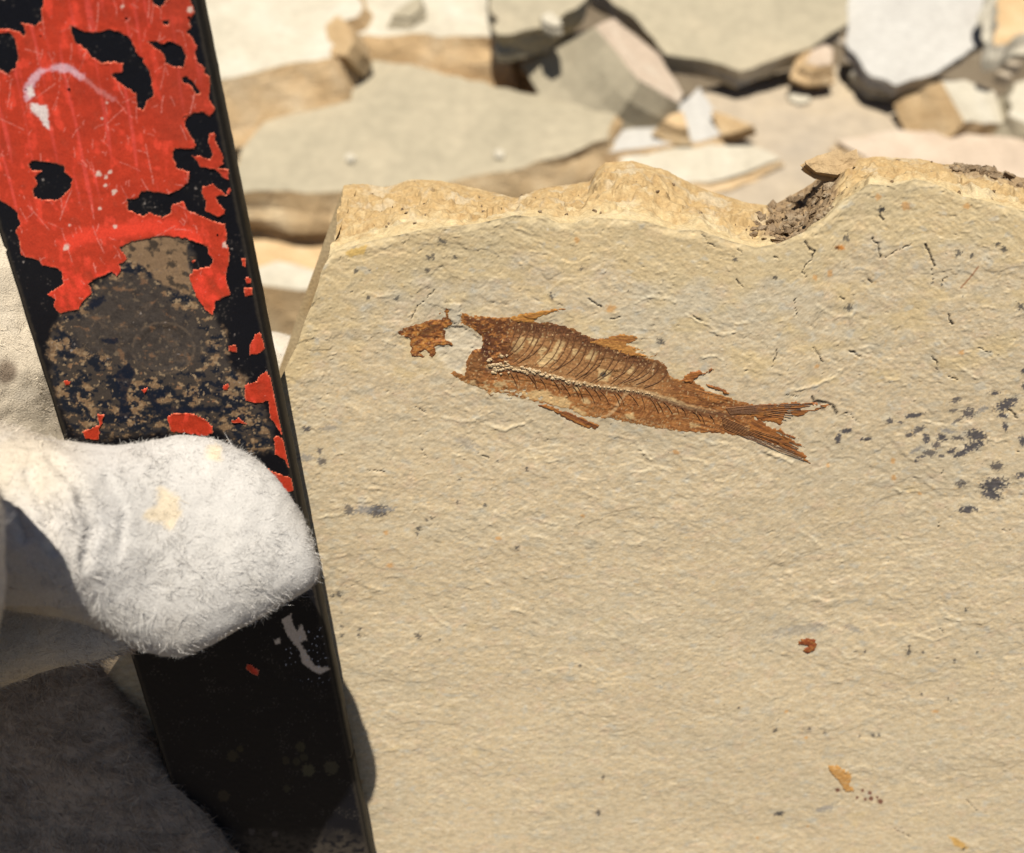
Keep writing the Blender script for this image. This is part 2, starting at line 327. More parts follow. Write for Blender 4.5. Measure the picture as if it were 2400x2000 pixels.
SPOTS = [(1033, 566, 10), (1043, 568, 6), (1003, 604, 8), (1014, 602, 9), (1066, 605, 6), (1000, 634, 8), (928, 701, 9), (863, 699, 7), (833, 637, 7), (866, 634, 4), (1292, 694, 9), (1362, 631, 6), (1414, 877, 0),
    (1722, 607, 8), (2064, 490, 11), (1983, 558, 10), (2243, 594, 11), (2350, 585, 11), (2337, 571, 9), (2276, 598, 7), (2390, 718, 12), (1989, 720, 12), (1548, 800, 11), (1816, 649, 6), (2183, 660, 6), (2205, 665, 5),
    (981, 1240, 8), (978, 1252, 5), (1000, 1219, 6), (1012, 1215, 5), (1235, 1101, 6), (1075, 1178, 6), (1137, 1185, 6), (1165, 1083, 5), (1078, 1124, 5), (1212, 1285, 7), (795, 1393, 10), (779, 1398, 6), (800, 1438, 4), (801, 1470, 6), (801, 1490, 6), (842, 1490, 6), (843, 1476, 6), (980, 1492, 10),
    (757, 1355, 6), (1360, 1561, 5), (1414, 1821, 6), (1402, 1905, 9), (1030, 1500, 5), (2028, 1531, 5), (2008, 1531, 4), (2130, 1533, 8), (2163, 1531, 5), (2265, 1430, 6), (2236, 1550, 6), (2290, 1530, 4), (1898, 1711, 8), (1933, 1720, 6), (1817, 1713, 7), (1824, 1688, 4), (2047, 1726, 7), (2061, 1726, 5), (2016, 1728, 4), (1828, 1912, 8), (1988, 1674, 0), (1731, 1657, 4), (2160, 1630, 6)]
OCHRE = [(2094, 1082, 7, 9), (2095, 1122, 8, 9), (1940, 1091, 6, 6), (2252, 824, 8, 8), (1914, 857, 8, 7), (2158, 1159, 6, 6), (914, 1325, 12, 6), (1432, 722, 14, 12), (1366, 1210, 6, 5), (2057, 461, 10, 10), (2122, 482, 14, 12), (1352, 563, 8, 8), (905, 1248, 8, 7), (1168, 1262, 10, 6), (840, 1830, 14, 6), (1890, 1730, 6, 5), (1843, 1668, 6, 5), (1895, 1942, 5, 4), (1776, 1968, 5, 5), (2193, 1670, 10, 5), (1585, 1060, 9, 8), (1910, 650, 8, 8), (1945, 640, 8, 12), (2265, 482, 12, 8)]

slab_root = empty('fossil_slab', slab(np.array(1350.), np.array(float(BOTTOM_PY))))
SORG = np.array(slab_root.location)
tag(slab_root, 'thick beige limestone slab with a brown fossil fish on its face', 'fossil slab')
X, Y, nr, nc = face_grid(2.35); X = X.ravel(); Y = Y.ravel()
H, a, b, P = slab_height(X, Y)
edge = np.ones((nr, nc)); ramp = sstep(0, 10, np.arange(nr)); edge *= ramp[:, None]; edge *= sstep(0, 10, np.arange(nc))[None]; edge = edge.ravel()
rimdrop = -.00035*(1-edge)**2*sstep(-.5, .5, fbm(a/60, b/60, 2, 99))
V = P+((H+rimdrop))[:, None]*SN
C = np.empty((len(X), 3)); C[:] = (.478, .367, .220)
top = sstep(1250, 620, Y)
g1 = fbm(a/330, b/230, 4, 70); g2 = fbm(a/70, b/40, 4, 74); g3 = fbm(a/24, b/13, 3, 78)
mix(C, sstep(-.1, .45, g1+.35*g2)*(.35+.55*top), (.415, .35, .24))
mix(C, sstep(.05, .5, -g1+.4*g2)*.5, (.48, .365, .225))
mix(C, sstep(.1, .5, fbm(a/55, b/38, 3, 71))*.5, (.48, .345, .225)); mix(C, sstep(.12, .5, fbm(a/46, b/30, 3, 72))*.55, (.375, .335, .25)); mix(C, sstep(.25, .55, fbm(a/20, b/14, 3, 73))*.5, (.50, .33, .15))
g4 = fbm(a/9, b/6, 2, 80); mix(C, sstep(.0, .35, g3)*.55, (.335, .275, .18)); mix(C, sstep(.03, .35, -g3)*.5, (.50, .425, .295)); mix(C, sstep(.05, .4, g4)*.28, (.35, .29, .195)); mix(C, sstep(.05, .4, -g4)*.28, (.50, .43, .30))
yl = sstep(-.05, .4, fbm(a/110, b/70, 4, 82)+.9*sstep(170, 0, Y-interp(RIM, X))+.5*sstep(130, 0, X-interp(LEFT, Y))*(Y < 1150)-.35*(Y > 900))
mix(C, yl*.42, (.50, .365, .165))
mix(C, sstep(.28, .55, fbm(a/40, b/28, 3, 86))*.5, (.385, .365, .30))
mix(C, sstep(14, 2, Y-interp(RIM, X)+22*fbm(a/30, b/20, 3, 88))*.25, (.48, .39, .23))
tcl = 5.0*fbm((a+26*fbm(a/90, b/90, 2, 41))/330, (b+26*fbm(a/90, b/90, 2, 47))/230, 4, 3, .5); tf = tcl-np.floor(tcl)
mix(C, (sstep(.86, .93, tf)*sstep(.0, .4, g2))*.35, (.50, .41, .27))
sn = fbm(a/7, b/7, 3, 90); sn2 = fbm(a/3.2, b/3.2, 2, 91)
for x, y, rx, ry, rot, d in STAINS:
    m = (abs(X-x) < 2.2*max(rx, ry)) & (abs(Y-y) < 2.2*max(rx, ry))
    if not m.any(): continue
    c_, s_ = math.cos(R(rot)), math.sin(R(rot)); dx = X[m]-x; dy = Y[m]-y
    r = np.sqrt(((dx*c_+dy*s_)/rx)**2+((-dx*s_+dy*c_)/ry)**2)
    k = sstep(.0, .55, (1-r)*1.2+1.1*sn[m]+.4*sn2[m]+.04)*min(1, d)*.92
    Cm = C[m]; mix(Cm, k, (.046, .043, .05) if d > .75 else (.17, .165, .16)); C[m] = Cm
for x, y, r0 in SPOTS:
    m = (abs(X-x) < 30) & (abs(Y-y) < 30)
    if not m.any() or r0 == 0: continue
    dx = X[m]-x; dy = Y[m]-y; r = np.hypot(dx, dy); th = np.arctan2(dy, dx)
    arms = .12*np.cos(th*random.choice((2, 3, 5))+random.random()*6)+1.0*sn[m]+.5*sn2[m]
    k = sstep(.0, .55, 1-r/r0*.95+arms-.1); Cm = C[m]; mix(Cm, k*.85, (.055, .05, .045)); C[m] = Cm
for x, y, rx, ry in OCHRE:
    m = (abs(X-x) < 40) & (abs(Y-y) < 40)
    if not m.any(): continue
    k = sstep(0, .5, 1-np.hypot((X[m]-x)/rx, (Y[m]-y)/ry)+.6*sn[m]); Cm = C[m]; mix(Cm, k*.75, (.46, .24, .08)); C[m] = Cm
tiny = pn(a/11, b/11, 95)+.4*pn(a/4, b/4, 96); mix(C, sstep(.93, 1.05, tiny)*.7, (.08, .07, .06))
mix(C, sstep(.88, 1.0, pn(a/12, b/9, 97)+.3*pn(a/5, b/5, 98))*.6, (.60, .53, .42))
Xc, Yc, crv = X+3*pn(a/9, b/9, 60), Y+3*pn(a/9, b/9, 61), sstep(-.6, .1, pn(a/14, b/14, 62)); crk = np.zeros(len(X))
for pts, wd in CRACKS: crk = np.maximum(crk, 1-sstep(wd*.45, wd*1.3, line_d(Xc, Yc, pts, 12)))
mix(C, crk*.9*crv, (.06, .046, .032))
flk = np.zeros(len(X)); Xq, Yq = Xc+3*pn(a/17, b/17, 68), Yc+3*pn(a/17, b/17, 69)
for pts in FLAKES: flk = np.maximum(flk, 1-sstep(1, 4.5, line_d(Xq, Yq, pts, 12)))
mix(C, flk*.38*sstep(-.5, .2, g2), (.58, .49, .32))
d = line_d(X, Y, zc(*Z4, [(1845, 685), (1800, 745), (1750, 800)])); mix(C, sstep(3, 1, d)*.7, (.22, .08, .03))
# orange spot with dark ends, rusty smear with dots
for pts, cc, k0 in [(zc(*Z4, [(1065, 580), (1085, 568), (1118, 572), (1115, 590), (1085, 596)]), (.45, .16, .02), .9), (zc(*Z4, [(1065, 580), (1085, 572), (1086, 592), (1068, 590)]), (.08, .03, .01), .9),
                    (zc(*Z7, [(1520, 1630), (1570, 1640), (1630, 1680), (1660, 1710), (1640, 1725), (1570, 1700)]), (.46, .25, .05), .8), (zc(*Z7, [(1618, 1712), (1640, 1708), (1638, 1728), (1622, 1728)]), (.05, .04, .02), .9),
                    (zc(*Z4, [(1305, 365), (1330, 360), (1335, 375), (1310, 392)]), (.04, .035, .03), .95), (zc(*Z3, [(280, 555), (420, 515), (400, 570), (310, 590)]), (.50, .31, .07), .7)]:
    mix(C, sstep(-2, 2, sdf(X, Y, pts)+5*sn)*k0, cc)
for x, y, r0 in [(770, 1325, 16), (1000, 1385, 17), (1062, 1402, 18), (1042, 1375, 11), (990, 1347, 14), (905, 1380, 10), (960, 1390, 10), (940, 1328, 12), (1500, 0, 0)]:
    px, py = zc(*Z7, [(x, y)])[0]; mix(C, sstep(1.2, .7, np.hypot(X-px, Y-py)/(r0/2.917+.1)+.4*sn)*.9, (.12, .035, .02))
for pl in CHIPPED: mix(C, sstep(-3, 2, sdf(X, Y, pl, 20)+5*sn)*.45, (.46, .40, .295))
me = mesh_np('bedding_face', V, grid_faces(nr, nc)[:, ::-1], C, org=SORG)
link('bedding_face', me, M_face, slab_root)
FACE_TOP = V.reshape(nr, nc, 3)[0]; FACE_LEFT = V.reshape(nr, nc, 3)[:, 0]; FACE_BOT = V.reshape(nr, nc, 3)[-1]; FACE_RIGHT = V.reshape(nr, nc, 3)[:, -1]

# broken upper edge: from the front rim back to the far rim
TH_S = .062
nrb = 84
sx = np.linspace(0, 1, nc); fx = X0+sx*(X1-X0); bxx = 806+sx*(X1+14-806)
B3 = slab(bxx, interp(BACK, bxx)+2.2*fbm(bxx/14, bxx*0, 3, 101), -TH_S*np.ones_like(bxx))
r_ = np.linspace(0, 1, nrb)[:, None, None]
E = FACE_TOP[None]*(1-r_)+B3[None]*r_
rr = np.repeat(np.linspace(0, 1, nrb)[:, None], nc, 1); ss = np.repeat(fx[None], nrb, 0)
bump_ = (np.sin(math.pi*rr)**.6)*(.0036*fbm(ss/130, rr*3.6, 4, 104, .55)+.0016*fbm(ss/34, rr*13, 3, 108, .55)+.0005*fbm(ss/12, rr*30, 2, 110))
st_ = rr*6.5+1.3*fbm(ss/140, rr*1.5, 3, 112); bump_ = bump_+.0019*(np.floor(st_)+sstep(.72, 1, st_-np.floor(st_))-st_)*np.sin(math.pi*rr)**.4*(.6+.8*fbm(ss/60, rr*2, 2, 113))
notch = sstep(70, 10, abs(ss-1855))*(np.sin(math.pi*rr)**.5)
E = E+(bump_-.003*notch)[..., None]*SV+(.0012*(np.sin(math.pi*rr))*fbm(ss/40, rr*5, 2, 115))[..., None]*SU
EP = E.reshape(-1, 3); ex, ey = project(EP); r1 = rr.ravel(); s1 = ss.ravel()
CE = np.empty((len(EP), 3)); CE[:] = (.285, .19, .085)
n1 = fbm(s1/90, r1*5, 4, 120); n2 = fbm(s1/26, r1*15, 3, 124); n3 = fbm(s1/10, r1*36, 2, 128)
mix(CE, sstep(-.1, .4, n1)*.7, (.335, .235, .115)); mix(CE, sstep(.05, .5, n2)*.6, (.25, .155, .065)); mix(CE, sstep(.05, .5, -n2)*.5, (.38, .285, .155))
mix(CE, sstep(.15, .5, n3)*.35, (.24, .155, .075)); mix(CE, sstep(.05, .4, -n1+.2*n3)*.5, (.36, .31, .22))
rim = sstep(.42, .0, r1+.22*n2+.2*n1); mix(CE, rim*.7, (.40, .315, .175))
soil = sstep(.1, .6, sstep(115, 55, abs(s1-1865))*sstep(.06, .25, r1)+.5*n2-.15); soil = np.maximum(soil, sstep(2180, 2240, s1)*sstep(.55, .75, r1+.2*n2))
mix(CE, soil*.85, (.20, .135, .075)); mix(CE, soil*sstep(.1, .4, n3)*.8, (.10, .062, .032))
me = mesh_np('broken_edge', EP, grid_faces(nrb, nc)[:, ::-1], CE, org=SORG)
tag(link('broken_edge', me, M_edge, slab_root), 'ochre broken upper edge of the slab')
# sides, back and foot
def strip(A, B, n=8, seed=0, amp=.0012):
    t = np.linspace(0, 1, n)[:, None, None]; G = A[None]*(1-t)+B[None]*t
    k = np.sin(math.pi*np.linspace(0, 1, n))[:, None]*amp
    idx = np.arange(len(A))
    return G+(k*fbm(np.repeat(idx[None]/9., n, 0), np.repeat(np.arange(n)[:, None]/2., len(A), 1), 3, seed))[..., None]*np.array([.7, .5, .5])
lf = FACE_LEFT[::6]; lt = np.linspace(0, 1, len(lf))[:, None]; lb = FACE_LEFT[-1]-SN*TH_S; LB = B3[0]*(1-lt)+lb*lt+np.sin(math.pi*lt)*rt*.022+rt*.004
rf = FACE_RIGHT[::6]; rtt = np.linspace(0, 1, len(rf))[:, None]; rb = FACE_RIGHT[-1]-SN*TH_S; RB = B3[-1]*(1-rtt)+rb*rtt
bf = FACE_BOT[::8]; BB = bf-SN*TH_S; tb = B3[::8]
Vs, Fs, Cs = [], [], []; base = 0
for G in (strip(lf, LB, 10, 3), strip(RB, rf, 10, 5), strip(bf, BB, 8, 7), strip(BB, np.stack([np.interp(np.linspace(0, 1, len(bf)), np.linspace(0, 1, len(tb)), tb[:, k]) for k in range(3)], 1), 40, 9, .003)):
    n, m = G.shape[:2]; Vs.append(G.reshape(-1, 3)); Fs.append(grid_faces(n, m)+base); base += n*m
Vb = np.concatenate(Vs); Cb = np.empty((len(Vb), 3)); Cb[:] = (.36, .275, .16)
mix(Cb, sstep(-.2, .4, pn3(Vb*90)), (.28, .19, .09))
link('slab_back', mesh_np('slab_back', Vb, np.concatenate(Fs), Cb, org=SORG), M_edge, slab_root)

# ------------------------------------------------------------------ the fossil fish
BODY = zc(*ZA, [(695, 185), (780, 210), (960, 225), (1110, 222), (1280, 262), (1450, 268), (1620, 308), (1720, 365), (1860, 405)]) + zc(*ZB, [(50, 415), (150, 455), (280, 495), (450, 560), (550, 590), (575, 640), (590, 690), (640, 720), (800, 740), (900, 820), (1050, 860), (1180, 905), (1330, 940), (1330, 1000), (1250, 1110), (1330, 1200), (1200, 1200), (1000, 1175), (820, 1168), (640, 1158), (430, 1125), (260, 1093), (100, 1058)]) + \
    zc(*ZA, [(1900, 1058), (1780, 1050), (1700, 1040), (1600, 985), (1400, 945), (1250, 905), (1100, 880), (1000, 850), (940, 880), (900, 830), (850, 812), (740, 772), (600, 690), (640, 668), (730, 705), (735, 680), (740, 600), (790, 500), (870, 480), (870, 390), (800, 330), (680, 290), (695, 260)])
HEAD = zc(*ZA, [(180, 350), (220, 318), (330, 285), (440, 255), (540, 238), (575, 225), (570, 185), (520, 215), (515, 200), (570, 175), (585, 148), (608, 175), (600, 230), (640, 262), (630, 290), (570, 330), (580, 400), (640, 450), (635, 470), (590, 462), (490, 470), (500, 520), (470, 560), (440, 545), (400, 562), (290, 550), (280, 440), (270, 400), (190, 370)])
DORSAL = zc(*ZA, [(1100, 226), (1200, 195), (1300, 182), (1450, 152), (1590, 150), (1520, 175), (1440, 190), (1380, 220), (1340, 225), (1290, 275), (1180, 275), (1090, 245)])
DORSAL2 = zc(*ZB, [(-60, 415), (50, 385), (180, 352), (320, 362), (330, 400), (250, 440), (330, 470), (390, 485), (300, 500), (440, 535), (500, 512), (490, 530), (420, 552), (280, 540), (150, 500), (20, 460), (-70, 430)])
ANAL = zc(*ZB, [(720, 690), (760, 660), (850, 650), (880, 670), (930, 630), (960, 650), (890, 680), (850, 695), (790, 735), (780, 760), (690, 745), (690, 725)])
ANAL2 = zc(*ZB, [(870, 760), (960, 775), (1030, 800), (1100, 855), (1030, 845), (1000, 820), (940, 810)])
PELV = zc(*ZA, [(1330, 940), (1400, 930), (1500, 975), (1600, 1010), (1700, 1045), (1840, 1110), (1860, 1130), (1800, 1145), (1740, 1140), (1660, 1110), (1560, 1062), (1440, 990), (1340, 960)])
TAIL_U = zc(*ZB, [(1280, 935), (1500, 920), (1660, 905), (1670, 925), (1710, 905), (1760, 905), (1810, 920), (1950, 928), (1780, 995), (1700, 1020), (1600, 1050), (1620, 1030), (1540, 1010), (1520, 1080), (1500, 1110), (1470, 1095), (1440, 1075), (1370, 1080), (1300, 1050), (1250, 1040)])
TAIL_L = zc(*ZB, [(1250, 1060), (1330, 1050), (1430, 1130), (1500, 1125), (1540, 1165), (1680, 1220), (1600, 1222), (1730, 1295), (1650, 1285), (1790, 1450), (1660, 1385), (1600, 1340), (1500, 1290), (1400, 1250), (1300, 1215), (1230, 1190)])
SPINE = zc(*ZA, [(920, 640), (1060, 632), (1200, 655), (1400, 695), (1600, 748), (1800, 785), (2000, 812)]) + zc(*ZB, [(250, 812), (420, 845), (560, 888), (750, 952), (950, 990), (1100, 1005)])
def film(name, poly, parent, thick, colour, warp=3.5, holes=(), drop=None, step=1.7):
    xs = [p[0] for p in poly]; ys = [p[1] for p in poly]
    gx = np.arange(min(xs)-8, max(xs)+8, step); gy = np.arange(min(ys)-8, max(ys)+8, step)
    X, Y = np.meshgrid(gx, gy); sh = X.shape; X = X.ravel(); Y = Y.ravel()
    H, a, b, P = slab_height(X, Y)
    wx = X+warp*fbm(a/9, b/9, 3, 141); wy = Y+warp*fbm(a/9, b/9, 3, 145)
    d = sdf(wx, wy, poly, 12)
    for h in holes: d = np.minimum(d, -sdf(wx, wy, h, 12))
    d = d-3.2*sstep(.0, .4, fbm(a/13, b/8, 3, 148))
    if drop is not None: d = np.where(drop(X, Y, a, b), -5, d)
    z = H+thick*sstep(-.6, 2.6, d)*(1+.35*fbm(a/14, b/11, 3, 150))-.00003
    V = P+z[:, None]*SN
    Cc = colour(X, Y, a, b, d)*np.array([.86, .74, .62])
    F = grid_faces(*sh)[:, ::-1]; ok = (d > -.6); keep = ok[F].all(1); F = F[keep]
    used = np.zeros(len(V), bool); used[F.ravel()] = True; idx = np.cumsum(used)-1
    me = mesh_np(name, V[used], idx[F], Cc[used], org=SORG)
    return link(name, me, M_fish, parent)
BR, DK, ORG_, CRM = (.235, .102, .034), (.085, .036, .017), (.44, .215, .055), (.46, .355, .20)
WINDOWS = [zc(*ZA, p) for p in [
    [(1110, 500), (1150, 420), (1190, 390), (1230, 400), (1200, 480), (1150, 520)], [(1250, 400), (1310, 400), (1340, 410), (1300, 460), (1270, 450)],
    [(1330, 600), (1380, 540), (1450, 500), (1500, 420), (1550, 420), (1530, 480), (1480, 560), (1420, 600), (1350, 625)], [(1730, 560), (1760, 500), (1800, 480), (1810, 510), (1780, 570)],
    [(1340, 500), (1370, 470), (1400, 480), (1360, 530)], [(1200, 850), (1300, 830), (1400, 830), (1450, 870), (1500, 880), (1560, 880), (1600, 930), (1580, 980), (1500, 960), (1380, 910), (1240, 880)],
    [(1620, 960), (1680, 990), (1720, 1010), (1700, 1040), (1640, 1000)], [(1700, 900), (1740, 895), (1750, 920), (1710, 925)], [(1620, 790), (1680, 790), (1660, 820), (1630, 820)], [(970, 770), (1040, 760), (1040, 800), (990, 800)], [(1620, 490), (1660, 500), (1650, 530), (1625, 525)], [(1830, 650), (1930, 660), (1900, 740), (1830, 740)]]] + \
    [zc(*ZB, p) for p in [[(240, 660), (280, 630), (310, 640), (260, 670)], [(230, 1020), (290, 1010), (300, 1045), (250, 1050)], [(760, 1090), (840, 1095), (840, 1120), (770, 1115)], [(1160, 1120), (1300, 1110), (1320, 1125), (1250, 1150)], [(600, 880), (640, 890), (640, 905), (610, 900)], [(920, 770), (970, 790), (990, 815), (920, 800)]]]
bk = sorted(zc(*ZA, [(1110, 240), (1280, 272), (1450, 280), (1620, 318), (1720, 375), (1860, 415), (2000, 455)])+zc(*ZB, [(280, 505), (450, 570), (560, 620), (640, 735), (800, 755), (900, 830), (1050, 870), (1330, 945)]))
RIBS = []
for i in range(25):
    x0 = 1208+i*15.4+random.uniform(-4, 4); y0 = float(interp(bk, x0))+random.uniform(4, 12)
    ln = (62-.4*i)*random.uniform(.75, 1.1); x3 = max(x0-ln-random.uniform(-5, 5), 1180+i*4); y3 = float(interp(SPINE, x3))-random.uniform(2, 26)
    if y3 < y0+14: continue
    RIBS.append([(x0, y0), (x0-ln*.10, y0+(y3-y0)*.34), (x0-ln*.42, y0+(y3-y0)*.72), (x3, y3)])
def body_col(X, Y, a, b, d):
    C = np.empty((len(X), 3)); sp = interp(SPINE, X); yb = interp(bk, X)
    n1 = fbm(a/60, b/40, 3, 160); n2 = fbm(a/15, b/10, 3, 163); n4 = fbm(a/7, b/6, 2, 164)
    e = (a*math.cos(R(118))+b*math.sin(R(118))); p = (-a*math.sin(R(118))+b*math.cos(R(118))); n3 = fbm(e/40, p/3.6, 2, 166)
    lo = fbm((a*.95+b*.3)/45, (b*.95-a*.3)/5, 3, 167)
    C[:] = (.30, .135, .045)
    # lower flank: rusty, streaked
    mix(C, sstep(-.05, .22, n2)*.6, (.17, .068, .025)); mix(C, sstep(.03, .25, -n2)*.55, (.40, .20, .07)); mix(C, sstep(.03, .25, lo)*.5, (.13, .055, .022)); mix(C, sstep(.05, .28, -n3)*.4, (.42, .23, .09))
    # rib panel above the backbone
    pan = (Y < sp-4)*sstep(1165, 1215, X)*sstep(1600, 1500, X)
    mix(C, pan*.8, (.36, .215, .098)); mix(C, pan*sstep(.0, .3, n3)*.5, (.22, .11, .045)); mix(C, pan*sstep(.05, .3, n2)*.4, (.25, .13, .055))
    for wnd in WINDOWS: mix(C, sstep(-4.5, 1.0, sdf(X, Y, wnd, 12)+5*n2)*.9, (.56, .44, .24))
    # dark back
    bkm = sstep(48, 12, Y-yb+16*n2)*(Y < sp)*sstep(1660, 1480, X)*sstep(1150, 1240, X); mix(C, bkm*.9, (.075, .032, .016)); mix(C, bkm*sstep(.1, .3, n4)*.5, (.27, .12, .045))
    for rb in RIBS:
        m = (abs(X-(rb[0][0]+rb[3][0])/2) < 60) & (Y < sp+4)
        if not m.any(): continue
        dl = seg_dist(X[m], Y[m], rb); f = np.clip((Y[m]-rb[0][1])/(rb[3][1]-rb[0][1]), 0, 1)
        Cm = C[m]; mix(Cm, sstep(5.2, 1.2, dl+3*f+3*n4[m])*(.85-.45*f), (.09, .038, .018)); C[m] = Cm
    # shoulder and gill cover
    fr = sstep(1235, 1175, X+14*n2)*(Y < sp+8); mix(C, fr*.88, (.11, .042, .017)); mix(C, fr*sstep(.02, .22, n2)*.8, (.40, .185, .055)); mix(C, fr*sstep(.12, .3, -n4)*.7, (.06, .025, .016))
    mix(C, sstep(16, 5, abs(X-1137)+8*n2)*(Y > 780)*(Y < 850)*.8, (.06, .022, .014))
    gill = sstep(1140, 1120, X)*(Y > 830); mix(C, gill*.7, (.24, .12, .045)); mix(C, gill*sstep(.0, .2, n4)*.6, (.11, .05, .022))
    # rear: dark streaks towards the tail
    re_ = sstep(1560, 1640, X); st = fbm((a*.97+b*.24)/60, (b*.97-a*.24)/3.6, 2, 172); mix(C, re_*sstep(-.05, .25, st)*.7, (.13, .055, .024)); mix(C, re_*sstep(.05, .3, -st)*.6, (.40, .185, .055))
    mix(C, sstep(7, 0, d)*sstep(-.2, .2, n1+.5*n2)*.6, ORG_)
    low = sstep(sp+34, sp+60, Y)*sstep(1440, 1330, X); mix(C, low*sstep(-.1, .18, n2+.2*n1)*.7, (.50, .34, .16))
    mix(C, sstep(1250, 1180, X)*(Y > 893)*sstep(-.05, .15, n2)*.8, CRM)
    mix(C, sstep(sp+55, sp+72, Y)*sstep(.02, .2, n4)*(X > 1400)*.6, CRM)
    ds = line_d(X, Y, SPINE, 20); mix(C, sstep(8, 3, ds+5*n2)*sstep(1720, 1560, X)*.8, (.50, .39, .23)); mix(C, sstep(15, 8, ds+4*n2)*(Y > sp)*.6, (.08, .043, .03))
    cr = line_d(X, Y, zc(*ZA, [(2070, 830), (2010, 900), (1960, 980), (1900, 1040)]), 20); mix(C, sstep(5.5, 2, cr+3*n2)*.8, (.45, .32, .18))
    cr = line_d(X, Y, zc(*ZB, [(470, 600), (400, 690), (280, 810)]), 20); mix(C, sstep(5, 1.5, cr+3*n2)*.7, (.42, .29, .16))
    mix(C, sstep(.5, .62, pn(a/6, b/6, 168)+.3*n1)*.75, CRM)
    mix(C, sstep(1.1, .6, np.hypot(X-1414, Y-877)/8+.5*n4)*.95, (.035, .04, .04))
    return C
def body_drop(X, Y, a, b):
    sp = interp(SPINE, X); n = fbm(a/12, b/9, 3, 171)
    low = ((Y > sp+52) & (X < 1340) & (n > .42)) | ((X > 1140) & (X < 1240) & (Y > 914) & (n > .2))
    return low | ((X > 1480) & (Y > sp+70) & (n > .5))
fish = film('fossil_fish', BODY, slab_root, .00009, body_col, 3.5, (), body_drop)
tag(fish, 'brown flattened fossil fish with ribs and forked tail pressed in the slab')
def head_col(X, Y, a, b, d):
    C = np.empty((len(X), 3)); C[:] = (.27, .11, .032); n = fbm(a/15, b/9, 3, 180); n2 = fbm(a/6, b/4, 2, 183)
    mix(C, sstep(.0, .22, n)*.8, (.095, .036, .017)); mix(C, sstep(.03, .22, -n)*.8, ORG_); mix(C, sstep(.2, .4, n2)*.7, (.48, .33, .15)); mix(C, sstep(5, 1, d)*.5, (.10, .04, .015))
    mix(C, sstep(0, 10, sdf(X, Y, zc(*ZA, [(330, 360), (430, 290), (560, 260), (540, 320), (440, 400), (350, 400)]), 20))*.7, (.06, .025, .016)); return C
film('skull', HEAD, fish, .00014, head_col, 3.0, [zc(*ZA, [(370, 520), (410, 500), (440, 530), (420, 550), (380, 540)])])
def fin_col(base, ang, dark):
    def f(X, Y, a, b, d):
        C = np.empty((len(X), 3)); C[:] = base; e = a*math.cos(R(ang))+b*math.sin(R(ang)); p = -a*math.sin(R(ang))+b*math.cos(R(ang))
        n = fbm(e/90, p/4.2, 2, 190); n2 = fbm(a/20, b/14, 3, 193)
        mix(C, sstep(-.05, .22, n)*.75, dark); mix(C, sstep(.05, .3, -n)*.6, ORG_); mix(C, sstep(.05, .3, n2)*.4, BR); return C
    return f
film('dorsal_fin', DORSAL, fish, .00014, fin_col((.43, .235, .06), -8, (.26, .10, .03)), 2.0)
film('dorsal_fin', DORSAL2, fish, .00014, fin_col((.42, .23, .07), 5, (.20, .08, .028)), 2.6)
film('anal_fin', ANAL, fish, .00024, fin_col((.26, .10, .03), -10, (.14, .055, .02)), 3.5)
film('anal_fin', ANAL2, fish, .00022, fin_col((.26, .10, .03), 25, (.14, .055, .02)), 3.5)
film('pelvic_fin', PELV, fish, .00018, fin_col((.22, .085, .03), 28, (.075, .03, .015)), 2.2)
def ragged(s):
    def f(X, Y, a, b):
        e = a*math.cos(R(s))+b*math.sin(R(s)); p = -a*math.sin(R(s))+b*math.cos(R(s)); n = fbm(e/60, p/3.0, 2, 197)
        return (n > .62-.5*sstep(1770, 1930, X))
    return f
film('tail_fin', TAIL_U, fish, .00016, fin_col((.32, .135, .04), -6, (.12, .05, .02)), 2.4, (), ragged(-4))
film('tail_fin', TAIL_L, fish, .00016, fin_col((.30, .125, .037), 30, (.115, .048, .02)), 2.4, (), ragged(28))

def flat_mat(name, c1, c2, rough=.55, spec=.35):
    m = Mat(name).set(rough, spec); f = m.noise(900, 4, .6)
    m.l(m.ramp(f, [(.3, c1), (.7, c2)]), m.b.inputs['Base Color']); m.bump(f, .3, .0001); return m.m
M_rib = flat_mat('rib_bone', (.095, .038, .015), (.19, .085, .032)); M_vert = flat_mat('vertebra_bone', (.27, .175, .085), (.46, .35, .21), .8, .15)
M_ray = flat_mat('fin_ray_bone', (.12, .048, .018), (.24, .105, .035))
def ridge(name, pts, w0, w1, hgt, mat, parent, n=9):
    t = np.linspace(0, 1, n); pt = np.linspace(0, 1, len(pts))
    # smooth through the points with a quadratic blend
    px = np.interp(t, pt, [p[0] for p in pts]); py = np.interp(t, pt, [p[1] for p in pts])
    px[1:-1] = (px[:-2]+2*px[1:-1]+px[2:])/4; py[1:-1] = (py[:-2]+2*py[1:-1]+py[2:])/4
    tx = np.gradient(px); ty = np.gradient(py); L = np.hypot(tx, ty)+1e-9; nx, ny = -ty/L, tx/L
    wd = (w0+(w1-w0)*t)*(.8+.4*RNG.random(n))
    V = []
    for k, hh in ((-1, .00002), (0, hgt-.0001), (1, .00002)):
        qx, qy = px+nx*wd*k, py+ny*wd*k; H, *_ , P = slab_height(qx, qy, False); V.append(P+(H+hh+.0001)[:, None]*SN)
    V = np.concatenate(V); F = []
    for r in range(2):
        for i in range(n-1): F.append((r*n+i, r*n+i+1, (r+1)*n+i+1, (r+1)*n+i))
    return link(name, mesh_np(name, V, np.array(F), None, True, SORG), mat, parent)
